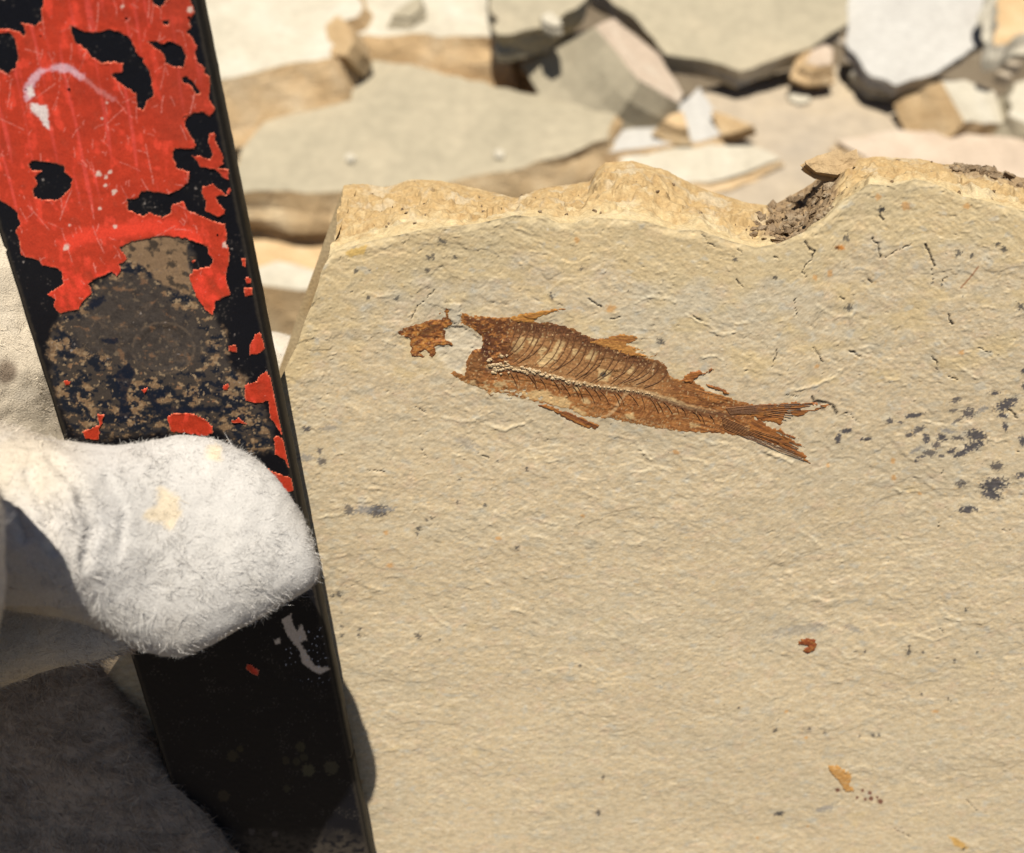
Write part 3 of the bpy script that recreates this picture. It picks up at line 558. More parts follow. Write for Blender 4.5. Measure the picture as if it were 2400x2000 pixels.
# ribs above the backbone, each from the back down and forward
for rb in RIBS: ridge('rib', rb, random.uniform(.8, 1.5), .4, .00019, M_rib, fish)
for i in range(24):
    x0 = 1195+i*20+random.uniform(-9, 9); y0 = float(interp(SPINE, x0))+random.uniform(6, 10)
    ln = random.uniform(26, 46); x3 = x0+random.uniform(8, 24); y3 = y0+ln*(.9 if i < 20 else .55)
    ridge('rib', [(x0, y0), ((x0+x3)/2+2, (y0+y3)/2-2), (x3, y3)], random.uniform(.7, 1.3), .4, .00026, M_rib, fish, 6)
for i in range(8):
    t = i/7; x0, y0 = 1700+10*t, 955+14*t
    tip = (1768+t*4, 948+18*t); tip2 = (1905-60*t+random.uniform(-12, 6), 943+38*t)
    ridge('fin_ray', [(x0, y0), tip, tip2], .6, .25, .00024, M_ray, fish, 7)
    x0, y0 = 1690+6*t, 975+26*t; tip = (1770-8*t, 1008+22*t); tip2 = (1868+14*t-16*(1-t)+random.uniform(-10, 4), 1030+48*t)
    ridge('fin_ray', [(x0, y0), tip, tip2], .6, .25, .00024, M_ray, fish, 7)
def chip(name, px, py, r, hgt, mat, parent, sides=6):
    th = np.sort((np.arange(sides)+RNG.random(sides)*.6)/sides*2*math.pi); rad = r*(.65+.5*RNG.random(sides))
    qx = np.append(px+rad*np.cos(th), px+rad*.5*np.cos(th)); qy = np.append(py+rad*np.sin(th)*.8, py+rad*.5*np.sin(th)*.8)
    H, *_, P = slab_height(qx, qy, False); hh = np.append(np.full(sides, .0001), hgt*(.7+.5*RNG.random(sides)))
    V = P+(H+hh)[:, None]*SN; F = [(i, (i+1) % sides, sides+(i+1) % sides, sides+i) for i in range(sides)]
    me = bpy.data.meshes.new(name); me.from_pydata([tuple(v-SORG) for v in V], [], F+[tuple(range(sides, 2*sides))]); me.update()
    return link(name, me, mat, parent)
spx = [p[0] for p in SPINE]; L = np.linspace(1148, 1530, 58)
for i, x in enumerate(L):
    t = i/57
    for k in range(2 if t < .55 else 1):
        chip('vertebra', x+random.uniform(-3, 3), float(interp(SPINE, x))+random.uniform(-6, 6)*(1.25-t), (6.2-3.8*t)*random.uniform(.6, 1.2), .00030, M_vert, fish)
for k in range(16): chip('vertebra', 1145+random.random()*55, 834+random.random()*44, random.uniform(3.5, 7.5), .00034, M_vert, fish)

# small fossil scraps elsewhere on the face
def scrap_col(c1, c2, seed):
    def f(X, Y, a, b, d):
        C = np.empty((len(X), 3)); C[:] = c1; mix(C, sstep(-.1, .3, fbm(a/14, b/10, 3, seed)), c2); return C
    return f
tag(film('fossil_scale', zc(*Z7, [(500, 295), (560, 285), (620, 295), (632, 330), (605, 380), (560, 392), (520, 370), (560, 345), (500, 330)]), slab_root, .0003, scrap_col((.20, .055, .018), (.30, .13, .04), 201), 2.0), 'small dark red fossil scale alone on the slab face')
tag(film('fossil_scrap', zc(*Z7, [(700, 1155), (760, 1150), (830, 1185), (875, 1220), (865, 1262), (850, 1290), (900, 1330), (850, 1345), (820, 1335), (770, 1260), (712, 1200)]), slab_root, .0002, scrap_col((.46, .27, .09), (.50, .34, .16), 205), 2.5), 'pale orange fossil scrap low on the slab face')

# soil crumbs caught in the notch, and the loose flake
ico = bmesh.new(); bmesh.ops.create_icosphere(ico, subdivisions=1, radius=1); IV = np.array([v.co[:] for v in ico.verts]); IF = np.array([[v.index for v in f.verts] for f in ico.faces]); ico.free()
def crumbs(name, pts, radii, mat, parent, org):
    Vs, Fs = [], []
    for i, (p, r) in enumerate(zip(pts, radii)):
        A = RNG.normal(size=(3, 3)); q, _ = np.linalg.qr(A)
        v = (IV*(1+.35*RNG.normal(size=(len(IV), 1)))*np.array([1, .8, .6]))@q*r+p
        Vs.append(v); Fs.append(IF+i*len(IV))
    return tag(link(name, mesh_np(name, np.concatenate(Vs), np.concatenate(Fs), None, False, org), mat, parent), kind='stuff')
def edge_pt(x, r):
    j = np.clip(((x-X0)/(X1-X0)*(nc-1)).astype(int), 0, nc-1); i = np.clip((r*(nrb-1)).astype(int), 0, nrb-1); return E[i, j]
xs = RNG.normal(1858, 46, 420); rs = np.clip(RNG.random(420)*.9+.08, .05, .98); p1 = edge_pt(xs, rs); r1_ = .00025+.0016*RNG.random(420)**4
xs2 = 2210+RNG.random(170)*330; rs2 = np.clip(.72+.26*RNG.random(170), 0, 1); p2 = edge_pt(xs2, rs2); r2_ = .0004+.0014*RNG.random(170)**2
xs3 = 830+RNG.random(60)*1700; rs3 = .08+.9*RNG.random(60); p3 = edge_pt(xs3, rs3); r3_ = .0002+.0005*RNG.random(60)**2
M_soil = rock_mat('dry_soil', (.13, .085, .045), (.21, .145, .085), (.34, .27, .18), 160, .6)
crumbs('soil_crumbs', np.concatenate([p1, p2, p3])+SV*.0002, np.concatenate([r1_, r2_, r3_]), M_soil, slab_root, SORG)
# ------------------------------------------------------------------ the painted steel bar
Z1 = ((0, 0), 2.624); Z2 = ((0, 600), 2.624); ZC = ((0, 1333), 2.333)
def xl(y): return .31*(y-533)
def xr(y): return 457+.2035*y
YB0, YB1 = -240., 2235.
BUN = 1.0e-4
BVv = np.cross(BN, rt); BVv /= np.linalg.norm(BVv)
BORG = bar(np.array(680.), np.array(2230.))
def bar_height(X, Y):
    P = bar(X, Y); a = (P-BO)@rt/BUN; b = -((P-BO)@BVv)/BUN
    H = .00025*fbm(a/260, b/400, 3, 301)+.00004*fbm(a/18, b/18, 3, 305)
    for cx, cy, r0, dp in [(383, 816, 66, .0002)]:
        H = H-dp*sstep(1.0, .75, np.hypot(X-cx, (Y-cy)*1.15)/r0)
    return H, a, b, P
step = 2.5; nrw = int((YB1-YB0)/step); ncw = 212
ty = np.linspace(YB0, YB1, nrw)[:, None]; tc = np.linspace(0, 1, ncw)[None]
nick = lambda s: 1.6*fbm(ty/60, ty*0, 4, s)-5*sstep(.45, .7, fbm(ty/26, ty*0+3, 2, s+4))
X = ((xl(ty)-nick(390))*(1-tc)+(xr(ty)+nick(396))*tc); Y = np.repeat(ty, ncw, 1)
Hh, a, b, P = bar_height(X.ravel(), Y.ravel())
Vf = (P+Hh[:, None]*BN).reshape(nrw, ncw, 3)
def side(colm, out):
    rows = []
    for ox, hz in [(.0003, -.0001), (.0006, -.0003), (.0008, -.0007), (.0009, -.0013), (.00095, -.0020), (.00095, -.0034), (.0008, -.0044), (.0004, -.0050)]:
        rows.append(colm+out*ox+BN*hz)
    return np.stack(rows, 1)
Rt = side(Vf[:, -1], rt*.985); Lf = side(Vf[:, 0], -rt*.985)
full = np.concatenate([Lf[:, ::-1], Vf, Rt], 1); nf = full.shape[1]
Cf = np.empty((nrw, ncw, 3)); Cf = Cf.reshape(-1, 3); Xf, Yf = X.ravel(), Y.ravel()
Cf[:] = (.005, .005, .0068)
n1 = fbm(a/60, b/60, 4, 310); n2 = fbm(a/22, b/20, 4, 314); n3 = fbm(a/8, b/8, 3, 318); n4 = fbm(a/30, b/23, 4, 322, .6)
mix(Cf, sstep(.1, .5, n1)*.35, (.012, .011, .010))
WORN = zc(*Z1, [(700, 1500), (850, 1440), (1010, 1430), (1140, 1470), (1180, 1560), (1170, 1660), (1210, 1800), (1290, 1930), (1380, 2050), (1400, 2250), (1500, 2330), (1640, 2560), (1690, 2760), (1560, 2780), (1330, 2620), (900, 2660), (500, 2690), (400, 2560), (330, 2300), (300, 2150), (380, 1950), (500, 1890), (560, 1780), (700, 1680), (760, 1600)])
dw = sdf(Xf, Yf, WORN, 60); inw = sstep(-14, 8, dw+16*n2)
mix(Cf, inw*.93, (.050, .039, .031))
low = sstep(800, 930, Yf-.2*(Xf-300))                       # speckled lower half of the worn patch
cen = sdf(Xf, Yf, zc(*Z2, [(620, 170), (900, 90), (1000, 260), (1180, 380), (1300, 560), (1200, 690), (1000, 700), (700, 640), (480, 600), (420, 450), (560, 300)]), 60)
flat = sstep(-6, 18, cen+8*n2)
mix(Cf, inw*flat*sstep(-.2, .4, n3)*.5, (.066, .053, .044)); mix(Cf, inw*flat*sstep(.1, .3, n2)*.6, (.028, .022, .019)); mix(Cf, inw*flat*sstep(.22, .36, n4-.3*n1)*.7, (.16, .085, .045))
tanm = inw*(1-flat*.92)*sstep(.15, .21, n4+.55*n1); mix(Cf, tanm*.9, (.19, .115, .06))
mix(Cf, tanm*sstep(.0, .3, n3)*.6, (.34, .235, .13)); mix(Cf, tanm*sstep(.15, .35, -n1)*.6, (.20, .095, .05))
navy = inw*(1-flat*.9)*sstep(.12, .2, -n4+.3*n1+.12*low); mix(Cf, navy*.93, (.006, .009, .016))
mix(Cf, inw*sstep(.30, .40, fbm(a/13, b/13, 3, 330))*(1-flat*.7)*.8, (.30, .21, .12))
topw = sdf(Xf, Yf, zc(*Z1, [(800, 1480), (1000, 1440), (1140, 1480), (1170, 1650), (1180, 1800), (1060, 1780), (960, 1720), (900, 1640), (780, 1600)]), 40)
mix(Cf, sstep(-3, 5, topw+8*n2)*.8, (.225, .14, .075)); mix(Cf, sstep(-3, 5, topw+8*n2)*sstep(.05, .25, n4)*.85, (.02, .018, .016))
ring = abs(np.hypot((Xf-383)/72, (Yf-816)/60)-1); mix(Cf, sstep(.06, .01, ring+.05*n3)*sstep(-.2, .2, n2+.15)*.6, (.115, .082, .055))
for pts in [[(620, 510), (720, 508), (735, 530), (690, 545), (630, 535)], [(530, 290), (640, 240), (650, 280), (570, 330)], [(700, 740), (790, 650), (830, 720), (780, 850), (800, 1000), (720, 1030), (740, 880)], [(900, 850), (1000, 820), (1040, 850), (960, 890), (1000, 930), (1430, 930), (1440, 950), (1200, 960), (960, 980)]]:
    mix(Cf, sstep(-2, 2, sdf(Xf, Yf, zc(*Z2, pts))+6*n3)*.9, (.005, .008, .017))
mix(Cf, sstep(.66, .80, pn(a/6, b/6, 335)+.9*n1)*.35, (.09, .075, .065))
mix(Cf, sstep(.84, .94, pn(a/10, b/10, 336)+.5*n1)*.7*(Yf < 1000), (.26, .22, .19))
WH = [zc(*ZC, [(1540, 280), (1590, 250), (1600, 300), (1625, 340), (1650, 300), (1680, 390), (1640, 400), (1690, 480), (1720, 530), (1810, 545), (1750, 580), (1700, 550), (1650, 510), (1640, 450), (1570, 360)]), zc(*ZC, [(1500, 390), (1530, 380), (1535, 410), (1505, 410)])]
for wpl in WH: mix(Cf, sstep(-2, 2, sdf(Xf, Yf, wpl)+5*n3)*.95, (.50, .41, .32))
mix(Cf, sstep(2, -2, np.hypot(Xf-735, Yf-1535)-70)*sstep(.35, .5, n3)*.8, (.45, .46, .50))
for px, py, r0, cc in [(545, 1772, 14, (.03, .024, .014)), (563, 1756, 8, (.03, .024, .012)), (705, 1750, 12, (.04, .034, .018)), (722, 1806, 15, (.06, .052, .028)), (776, 1800, 17, (.05, .042, .025)), (712, 1775, 10, (.03, .026, .015)), (695, 1785, 9, (.03, .026, .015)), (670, 1783, 9, (.03, .024, .014)), (525, 1866, 14, (.035, .026, .016)), (672, 1850, 9, (.03, .026, .016)), (590, 1950, 8, (.06, .05, .045)), (645, 1955, 7, (.07, .055, .05))]:
    mix(Cf, sstep(1.1, .8, np.hypot(Xf-px, Yf-py)/r0+.6*n3)*.9, cc)
mix(Cf, sstep(1930, 1990, Yf+30*n1)*sstep(-.2, .3, n2+.2)*.8, (.05, .040, .030))
# worn, slightly rusty long edges
er = xr(Yf)-Xf; el = Xf-xl(Yf)
mix(Cf, sstep(9, 1, np.minimum(er, el)+4*n2)*.7, (.035, .028, .020))
ct = np.concatenate([np.repeat(np.array([[.030, .024, .017]]), 8, 0)])
Cs_ = np.empty((nrw, 8, 3)); yy = np.repeat(np.linspace(YB0, YB1, nrw)[:, None], 8, 1); kk = np.repeat(np.arange(8)[None], nrw, 0)
q = fbm(yy/90, kk*.7, 4, 340); Cs_[:] = (.009, .0075, .0058); Cs_ += (.013*sstep(0, .5, q)*sstep(1.5, 3.5, kk))[..., None]*np.array([1, .8, .58]); Cs_[:, 1:4] *= 1.5
Call = np.concatenate([Cs_[:, ::-1], Cf.reshape(nrw, ncw, 3), Cs_], 1).reshape(-1, 3)
Vall = full.reshape(-1, 3); Fa = grid_faces(nrw, nf)
ring_i = [0, nf-1]; back = []
i0 = np.arange(nrw-1)*nf; back = np.stack([i0+nf, i0+nf+nf-1, i0+nf-1, i0], 1)
me = mesh_np('steel_bar', Vall, np.concatenate([Fa[:, ::-1], back[:, ::-1]]), Call, org=BORG)
ends = [tuple(range(0, nf)), tuple(range((nrw-1)*nf, nrw*nf))]
bmx = bmesh.new(); bmx.from_mesh(me); bmx.verts.ensure_lookup_table()
for e in ends: bmx.faces.new([bmx.verts[i] for i in e])
bmx.to_mesh(me); bmx.free()
def gloss(me, g):
    at = me.attributes.new('gloss', 'FLOAT', 'POINT'); at.data.foreach_set('value', np.asarray(g, np.float32))
gl = np.full((nrw, nf), .5); gl[:, 8:8+ncw] = (.42+.45*inw).reshape(nrw, ncw); gloss(me, gl.ravel())
barobj = link('steel_bar', me, M_paint); barobj.location = tuple(BORG)
tag(barobj, 'flat dark steel bar with peeling red and black paint held by the glove', 'metal bar')

def paint_film(name, poly, holes=(), thick=.00020, warp=3.8, step=2.0, main=False):
    xs = [p[0] for p in poly]; ys = [p[1] for p in poly]
    gx = np.arange(max(min(xs)-6, -180), max(xs)+6, step); gy = np.arange(max(min(ys)-6, YB0), max(ys)+6, step)
    X, Y = np.meshgrid(gx, gy); sh = X.shape; X = X.ravel(); Y = Y.ravel()
    H, a, b, P = bar_height(X, Y)
    wx = X+warp*fbm(a/11, b/11, 3, 350); wy = Y+warp*fbm(a/11, b/11, 3, 354)
    d = sdf(wx, wy, poly, 14)
    for h in holes: d = np.minimum(d, -sdf(wx, wy, h, 14))
    d = np.minimum(d, np.minimum(X-xl(Y)-3, xr(Y)-X-2))
    if main:
        nn = fbm(a/15, b/15, 3, 358); d = np.where((nn > .66) & (d < 60), -5, d)
    z = H+thick*sstep(-.8, 1.6, d)*(1.0+.4*fbm(a/40, b/40, 2, 360))-.00002+.00012*sstep(7, 0, d)*sstep(.0, .4, fbm(a/24, b/24, 2, 361))
    C = np.empty((len(X), 3)); C[:] = (.40, .036, .015)
    n1 = fbm(a/120, b/90, 3, 364); n2 = fbm(a/26, b/40, 3, 367); n3 = fbm(a/7, b/7, 2, 370)
    mix(C, sstep(-.1, .5, n1)*.6, (.30, .030, .014)); mix(C, sstep(.12, .45, n2-.2*n1)*.75, (.62, .055, .028)); mix(C, sstep(.15, .5, -n2)*.4, (.34, .045, .022))
    st = fbm(a/16, b/260, 2, 373); mix(C, sstep(.22, .5, st)*.5*(Y < 500), (.62, .075, .055))
    if main:
        band = line_d(X, Y, zc(*Z1, [(420, 1500), (560, 1440), (760, 1420), (900, 1390), (1050, 1390), (1200, 1470)]), 40); mix(C, sstep(26, 8, band+10*n2)*.8, (.66, .052, .026))
        mix(C, sstep(1600/2.624, 1700/2.624, Y)*sstep(-.2, .3, n2+.1)*.7, (.66, .05, .026))
        mix(C, sstep(330, 420, X)*(Y < 330)*.45, (.27, .036, .018))
        for pts, wd in SCR: mix(C, sstep(wd, wd*.35, line_d(X+1.5*n3, Y+1.5*n3, pts, 14))*sstep(-.5, .2, n3+.1)*.6, (.62, .22, .17))
        arc = line_d(X, Y, zc(*Z1, [(175, 600), (175, 560), (205, 480), (260, 435), (350, 412), (430, 425), (500, 465)]), 30)
        mix(C, sstep(12, 2, arc+9*n2+6*n3)*.6, (.62, .45, .50)); mix(C, sstep(9, 2, line_d(X, Y, zc(*Z1, [(500, 465), (600, 550), (700, 610)]), 20)+5*n3)*.45, (.55, .22, .2))
        for pl in [[(190, 630), (290, 650), (300, 700), (305, 800), (280, 780), (220, 700), (190, 690)], [(165, 540), (195, 520), (215, 590), (180, 610)]]:
            mix(C, sstep(-3, 4, sdf(X, Y, zc(*Z1, pl), 20)+5*n3)*.95, (.62, .53, .48))
        for x, y, r0 in [(610, 1070, 20), (655, 1090, 14), (680, 1060, 14), (650, 1140, 12), (705, 1180, 18), (410, 1520, 22), (710, 1390, 14), (755, 40, 12), (1385, 1505, 22), (430, 1385, 8), (660, 630, 10), (630, 730, 10), (150, 20, 8), (620, 1280, 12), (1170, 60, 20)]:
            mix(C, sstep(1.1, .6, np.hypot(X-x/2.624, Y-y/2.624)/(r0/2.624)+.7*n3)*.85, (.55, .42, .34))
    sp = pn(a/5, b/5, 377); mix(C, sstep(.80, .92, sp)*.5, (.65, .30, .24)); mix(C, sstep(2.4, .4, d)*.6, (.58, .20, .11))
    F = grid_faces(*sh)[:, ::-1]; ok = d > -.8; F = F[ok[F].all(1)]
    used = np.zeros(len(X), bool); used[F.ravel()] = True; idx = np.cumsum(used)-1
    me = mesh_np(name, (P+z[:, None]*BN)[used], idx[F], C[used], org=BORG); gloss(me, np.full(used.sum(), .42)+.2*n2[used])
    return link(name, me, M_paint, barobj)
SCR = []
for i in range(260):
    x, y = random.uniform(-20, 500), random.uniform(-20, 700); an = random.choice((R(78), R(84), R(70), R(28), R(-30), R(105)))+random.gauss(0, .22); L_ = random.choice((12, 20, 35, 60))*random.uniform(.6, 1.3)
    SCR.append(([(x, y), (x+L_*.5*math.cos(an)+random.gauss(0, 2), y+L_*.5*math.sin(an)), (x+L_*math.cos(an+.03), y+L_*math.sin(an+.03))], random.uniform(.9, 2.0)))
RED = zc(*Z1, [(1060, -640), (1090, -300), (1150, -60), (1185, 30), (1200, 80), (1165, 130), (1175, 170), (1155, 200), (1190, 240), (1215, 290), (1200, 330), (1215, 380), (1260, 410), (1265, 450), (1290, 470), (1295, 560), (1285, 600), (1325, 670), (1310, 700), (1290, 720), (1240, 690), (1190, 700), (1135, 720), (1140, 780), (1210, 890), (1195, 915), (1140, 920), (1075, 915), (1065, 970), (1090, 1030), (1165, 1060), (1165, 1120), (1090, 1180), (1030, 1195), (900, 1175), (865, 1180), (860, 1215), (785, 1230), (790, 1290), (880, 1325), (920, 1305), (1000, 1335), (1050, 1310), (1055, 1260), (1130, 1235), (1150, 1290), (1290, 1350), (1385, 1380), (1395, 1440), (1390, 1490), (1415, 1560), (1405, 1640),
    (1390, 1704), (1420, 1814), (1330, 1854), (1310, 1944), (1260, 1904), (1200, 1814), (1160, 1704), (1190, 1660), (1290, 1640), (1310, 1600), (1280, 1560), (1275, 1520), (1200, 1490), (1150, 1470), (1000, 1450), (900, 1470), (800, 1490), (740, 1520), (790, 1594), (740, 1624), (750, 1664), (720, 1704), (690, 1674), (590, 1714), (550, 1744), (570, 1804), (510, 1854), (490, 1904), (370, 1929), (330, 1894), (340, 1844), (290, 1809), (350, 1774), (390, 1744), (380, 1674), (340, 1649), (260, 1634), (240, 1604), (135, 1574), (120, 1480), (95, 1430), (120, 1380), (110, 1310), (60, 1270), (0, 1230), (-150, 1150), (-520, 900), (-560, -640)])
HOLES = [zc(*Z1, h) for h in [
    [(-200, -60), (280, -60), (270, 0), (255, 60), (255, 130), (220, 160), (130, 140), (160, 200), (150, 220), (110, 195), (60, 180), (-60, 170), (-200, 100)], [(-80, 215), (50, 200), (90, 230), (105, 290), (115, 350), (90, 420), (45, 450), (20, 440), (-60, 400)],
    [(440, 160), (520, 200), (590, 205), (660, 185), (720, 190), (790, 230), (830, 290), (850, 350), (885, 360), (880, 390), (910, 410), (930, 490), (945, 590), (900, 620), (880, 680), (845, 660), (840, 580), (770, 530), (715, 490), (690, 460), (760, 440), (760, 390), (700, 380), (630, 390), (570, 350), (540, 310), (470, 260), (440, 200)],
    [(915, 260), (960, 255), (1000, 275), (1040, 255), (1120, 290), (1145, 350), (1130, 410), (1080, 410), (1025, 390), (1010, 330), (960, 295)], [(1120, 480), (1150, 475), (1200, 520), (1230, 580), (1210, 575), (1165, 515), (1130, 505)],
    [(175, 1010), (210, 990), (300, 1000), (390, 1020), (400, 1060), (445, 1100), (430, 1160), (390, 1200), (360, 1225), (280, 1230), (215, 1210), (205, 1170), (235, 1140), (215, 1090), (250, 1060), (270, 1050), (200, 1050)], [(1000, 130), (1040, 125), (1040, 150), (1010, 155)], [(935, -20), (955, 30), (985, 42), (1020, 15), (1040, -20)]]]
tag(paint_film('red_paint', RED, HOLES, main=True), 'large peeling area of scratched red paint')
for pl in [[(1290, 820), (1320, 815), (1330, 880), (1370, 940), (1375, 1010), (1345, 1035), (1410, 1040), (1410, 1110), (1370, 1090), (1320, 1040), (1230, 1030), (1210, 990), (1170, 955), (1230, 960), (1290, 980), (1310, 960), (1280, 880)], [(1240, 1150), (1310, 1130), (1360, 1170), (1400, 1200), (1330, 1210), (1340, 1240), (1390, 1290), (1380, 1320), (1340, 1335), (1260, 1300), (1265, 1240), (1240, 1190)],
           [(1400, 1150), (1425, 1160), (1410, 1205), (1395, 1190)], [(1150, 710), (1120, 730), (1130, 760), (1180, 700)]]: paint_film('paint_patch', zc(*Z1, pl))
for pl in [[(1400, 545), (1455, 550), (1460, 590), (1410, 592)], [(1570, 480), (1600, 470), (1640, 560), (1600, 600), (1530, 612), (1540, 540)], [(1500, 200), (1550, 195), (1555, 242), (1508, 252)], [(1508, 130), (1545, 130), (1545, 170), (1515, 172)], [(1485, 15), (1515, 20), (1512, 72), (1490, 62)],
           [(1600, 730), (1640, 705), (1690, 790), (1700, 860), (1730, 930), (1740, 1000), (1755, 1080), (1740, 1110), (1690, 1030), (1660, 990), (1650, 890), (1590, 910), (1510, 890), (1505, 790), (1580, 770)], [(1680, 1120), (1710, 1100), (1770, 1160), (1775, 1230), (1800, 1290), (1780, 1310), (1740, 1250), (1690, 1220), (1690, 1160)],
           [(1605, 1285), (1700, 1335), (1820, 1370), (1825, 1430), (1800, 1450), (1740, 1450), (1700, 1390)], [(1745, 1460), (1800, 1490), (1830, 1570), (1800, 1605), (1760, 1530)], [(1025, 985), (1080, 965), (1180, 965), (1260, 1000), (1310, 1050), (1310, 1095), (1250, 1110), (1050, 1080)],
           [(600, 970), (640, 975), (630, 1030), (612, 1060), (610, 1135), (520, 1125), (505, 1080), (560, 1060), (608, 1040)], [(390, 765), (440, 765), (428, 797), (400, 798)], [(865, 820), (910, 808), (892, 852)], [(1420, 1010), (1470, 992), (1525, 1038), (1480, 1030), (1430, 1025)], [(1370, 800), (1412, 778), (1402, 822), (1375, 825)], [(1185, 20), (1205, 30), (1190, 50), (1175, 40)]]: paint_film('paint_patch', zc(*Z2, pl))
paint_film('paint_patch', zc(*ZC, [(1345, 520), (1370, 515), (1420, 560), (1412, 582), (1380, 575), (1345, 545)]))
for o_ in barobj.children: pass
# ------------------------------------------------------------------ the work glove, one continuous body
def loft(bm, stations, frame, ns=28, power=2.4, blend=False):
    """stations: px, py, height over the frame plane (m), half width (px), half thickness (m)"""
    pts = []; deps = []
    for px, py, h, wpx, t in stations:
        p = frame(np.array(float(px)), np.array(float(py)), h); pts.append(p); deps.append((p-CAM)@fw)
    pts = np.array(pts); N0 = SN if frame is slab else (BN if frame is bar else -fw); rings = []
    for i, (st, p, dp) in enumerate(zip(stations, pts, deps)):
        N = N0
        if blend: N = -fw*math.cos(R(12))+up*math.sin(R(12)); N = N/np.linalg.norm(N)
        ax = pts[min(i+1, len(pts)-1)]-pts[max(i-1, 0)]; ax /= np.linalg.norm(ax)
        sdv = np.cross(N, ax)
        if np.linalg.norm(sdv) < .25: sdv = np.cross(up, ax)
        sdv /= np.linalg.norm(sdv); nn = np.cross(ax, sdv)
        wm = st[3]*dp/FPX; ring = []
        for k in range(ns):
            th = 2*math.pi*k/ns; c, s = math.cos(th), math.sin(th)
            cc = math.copysign(abs(c)**(2/power), c); s2 = math.copysign(abs(s)**(2/power), s)
            ring.append(bm.verts.new(tuple(p+sdv*wm*cc+nn*st[4]*s2)))
        rings.append(ring)
    for r0, r1 in zip(rings, rings[1:]):
        for k in range(ns): bm.faces.new((r0[k], r0[(k+1) % ns], r1[(k+1) % ns], r1[k]))
    bm.faces.new(rings[0][::-1]); bm.faces.new(rings[-1])
bm = bmesh.new()
THUMB = [(-460, 1150, 0.0300, 260, 0.03), (-250, 1165, 0.0310, 240, 0.03), (-60, 1196, 0.0320, 212, 0.029), (90, 1224, 0.0338, 200, 0.0255), (210, 1244, 0.0347, 207, 0.0212), (300, 1257, 0.0332, 226, 0.0172), (380, 1270, 0.0325, 252, 0.0142), (470, 1282, 0.0317, 254, 0.0122), (545, 1290, .0309, 214, .0108), (612, 1305, .0303, 166, .0098), (668, 1323, .0299, 116, .0088), (708, 1339, .0297, 72, .0074), (735, 1350, .0297, 40, .005), (747, 1355, .0297, 15, .0025)]
# added unseen lobe left of the picture, shaped to shade thumb base and cuff
def depth_pt(px, py, dep): return CAM+raydir(np.array(float(px)), np.array(float(py)))*dep
loft(bm, [(-320, 860, .172, 60, .008), (-270, 930, .171, 120, .011), (-225, 1040, .170, 165, .013), (-205, 1200, .170, 172, .014), (-200, 1400, .172, 168, .014), (-215, 1600, .178, 165, .014), (-260, 1780, .195, 170, .016), (-300, 1900, .220, 180, .016), (-300, 1960, .245, 170, .014)], depth_pt, 26, 2.2)
loft(bm, [(-330, 1330, .172, 150, .014), (-420, 1330, .190, 160, .018), (-480, 1330, .215, 170, .02), (-480, 1330, .245, 170, .02)], depth_pt, 22, 2.2)
loft(bm, [(-420, 1490, .020, 200, .022), (-150, 1485, .018, 170, .021), (0, 1462, .017, 140, .019), (130, 1445, .016, 118, .015), (230, 1445, .014, 105, .012), (300, 1440, .012, 85, .010), (348, 1430, .011, 48, .006)], bar, 26, 2.0)
loft(bm, THUMB, bar, 36, 2.2, True)
loft(bm, [(-70, 455, -.022, 50, .006), (-70, 490, -.022, 110, .012), (-65, 600, -.020, 190, .016), (-50, 800, -.016, 250, .018), (-70, 1000, -.014, 285, .019), (-160, 1250, -.012, 300, .020), (-240, 1500, -.012, 300, .020), (-240, 1700, -.010, 280, .018), (-200, 1800, -.006, 240, .012)], slab, 32)
for i, (py, L_) in enumerate([(862, 0), (1010, 40), (1170, 20), (1310, -40)]):       # four fingers gripping the back of the slab
    dx = -.36*(py-862)
    loft(bm, [(-160, py+40, -.012, 120, .015), (60, py+20, -.040, 105, .0135), (300+dx*.5, py+4, -.068, 92, .0125), (520+dx+L_, py, -.078, 86, .0120), (640+dx+L_, py+4, -.078, 82, .0115), (735+dx+L_, py+10, -.076, 66, .0095), (775+dx+L_, py+14, -.0755, 30, .005)], slab, 20, 2.1)
CUFF = [(-150, 1420, .000, 250, .010), (-70, 1560, .001, 275, .0095), (10, 1700, .003, 300, .009), (75, 1830, .006, 312, .008), (150, 1960, .0095, 335, .0065), (225, 2080, .011, 360, .006), (310, 2230, .012, 380, .006)]
loft(bm, CUFF, slab, 36, 3.0)
me = bpy.data.meshes.new('glove_raw'); bm.to_mesh(me); bm.free()
tmp = bpy.data.objects.new('glove_raw', me); col.objects.link(tmp)
rm = tmp.modifiers.new('r', 'REMESH'); rm.mode = 'VOXEL'; rm.voxel_size = .001
sm = tmp.modifiers.new('s', 'SMOOTH'); sm.iterations = 7; sm.factor = .5
dg = bpy.context.evaluated_depsgraph_get(); gm = bpy.data.meshes.new_from_object(tmp.evaluated_get(dg))
bpy.data.objects.remove(tmp); gm.name = 'work_glove'
nv = len(gm.vertices); GV = np.empty(nv*3, np.float32); gm.vertices.foreach_get('co', GV); GV = GV.reshape(-1, 3).astype(float)
GNn = np.empty(nv*3, np.float32); gm.vertices.foreach_get('normal', GNn); GNn = GNn.reshape(-1, 3).astype(float)
GV += GNn*(.0018*pn3(GV*28, 1)+.0006*pn3(GV*90, 2)+.0002*pn3(GV*330, 3)+.0002*pn3(GV*600, 4))[:, None]
gpx, gpy = project(GV); gh = (GV-BO)@BN
facing = sstep(.1, .5, (GNn*(-fw)).sum(1))*(gh > .004)
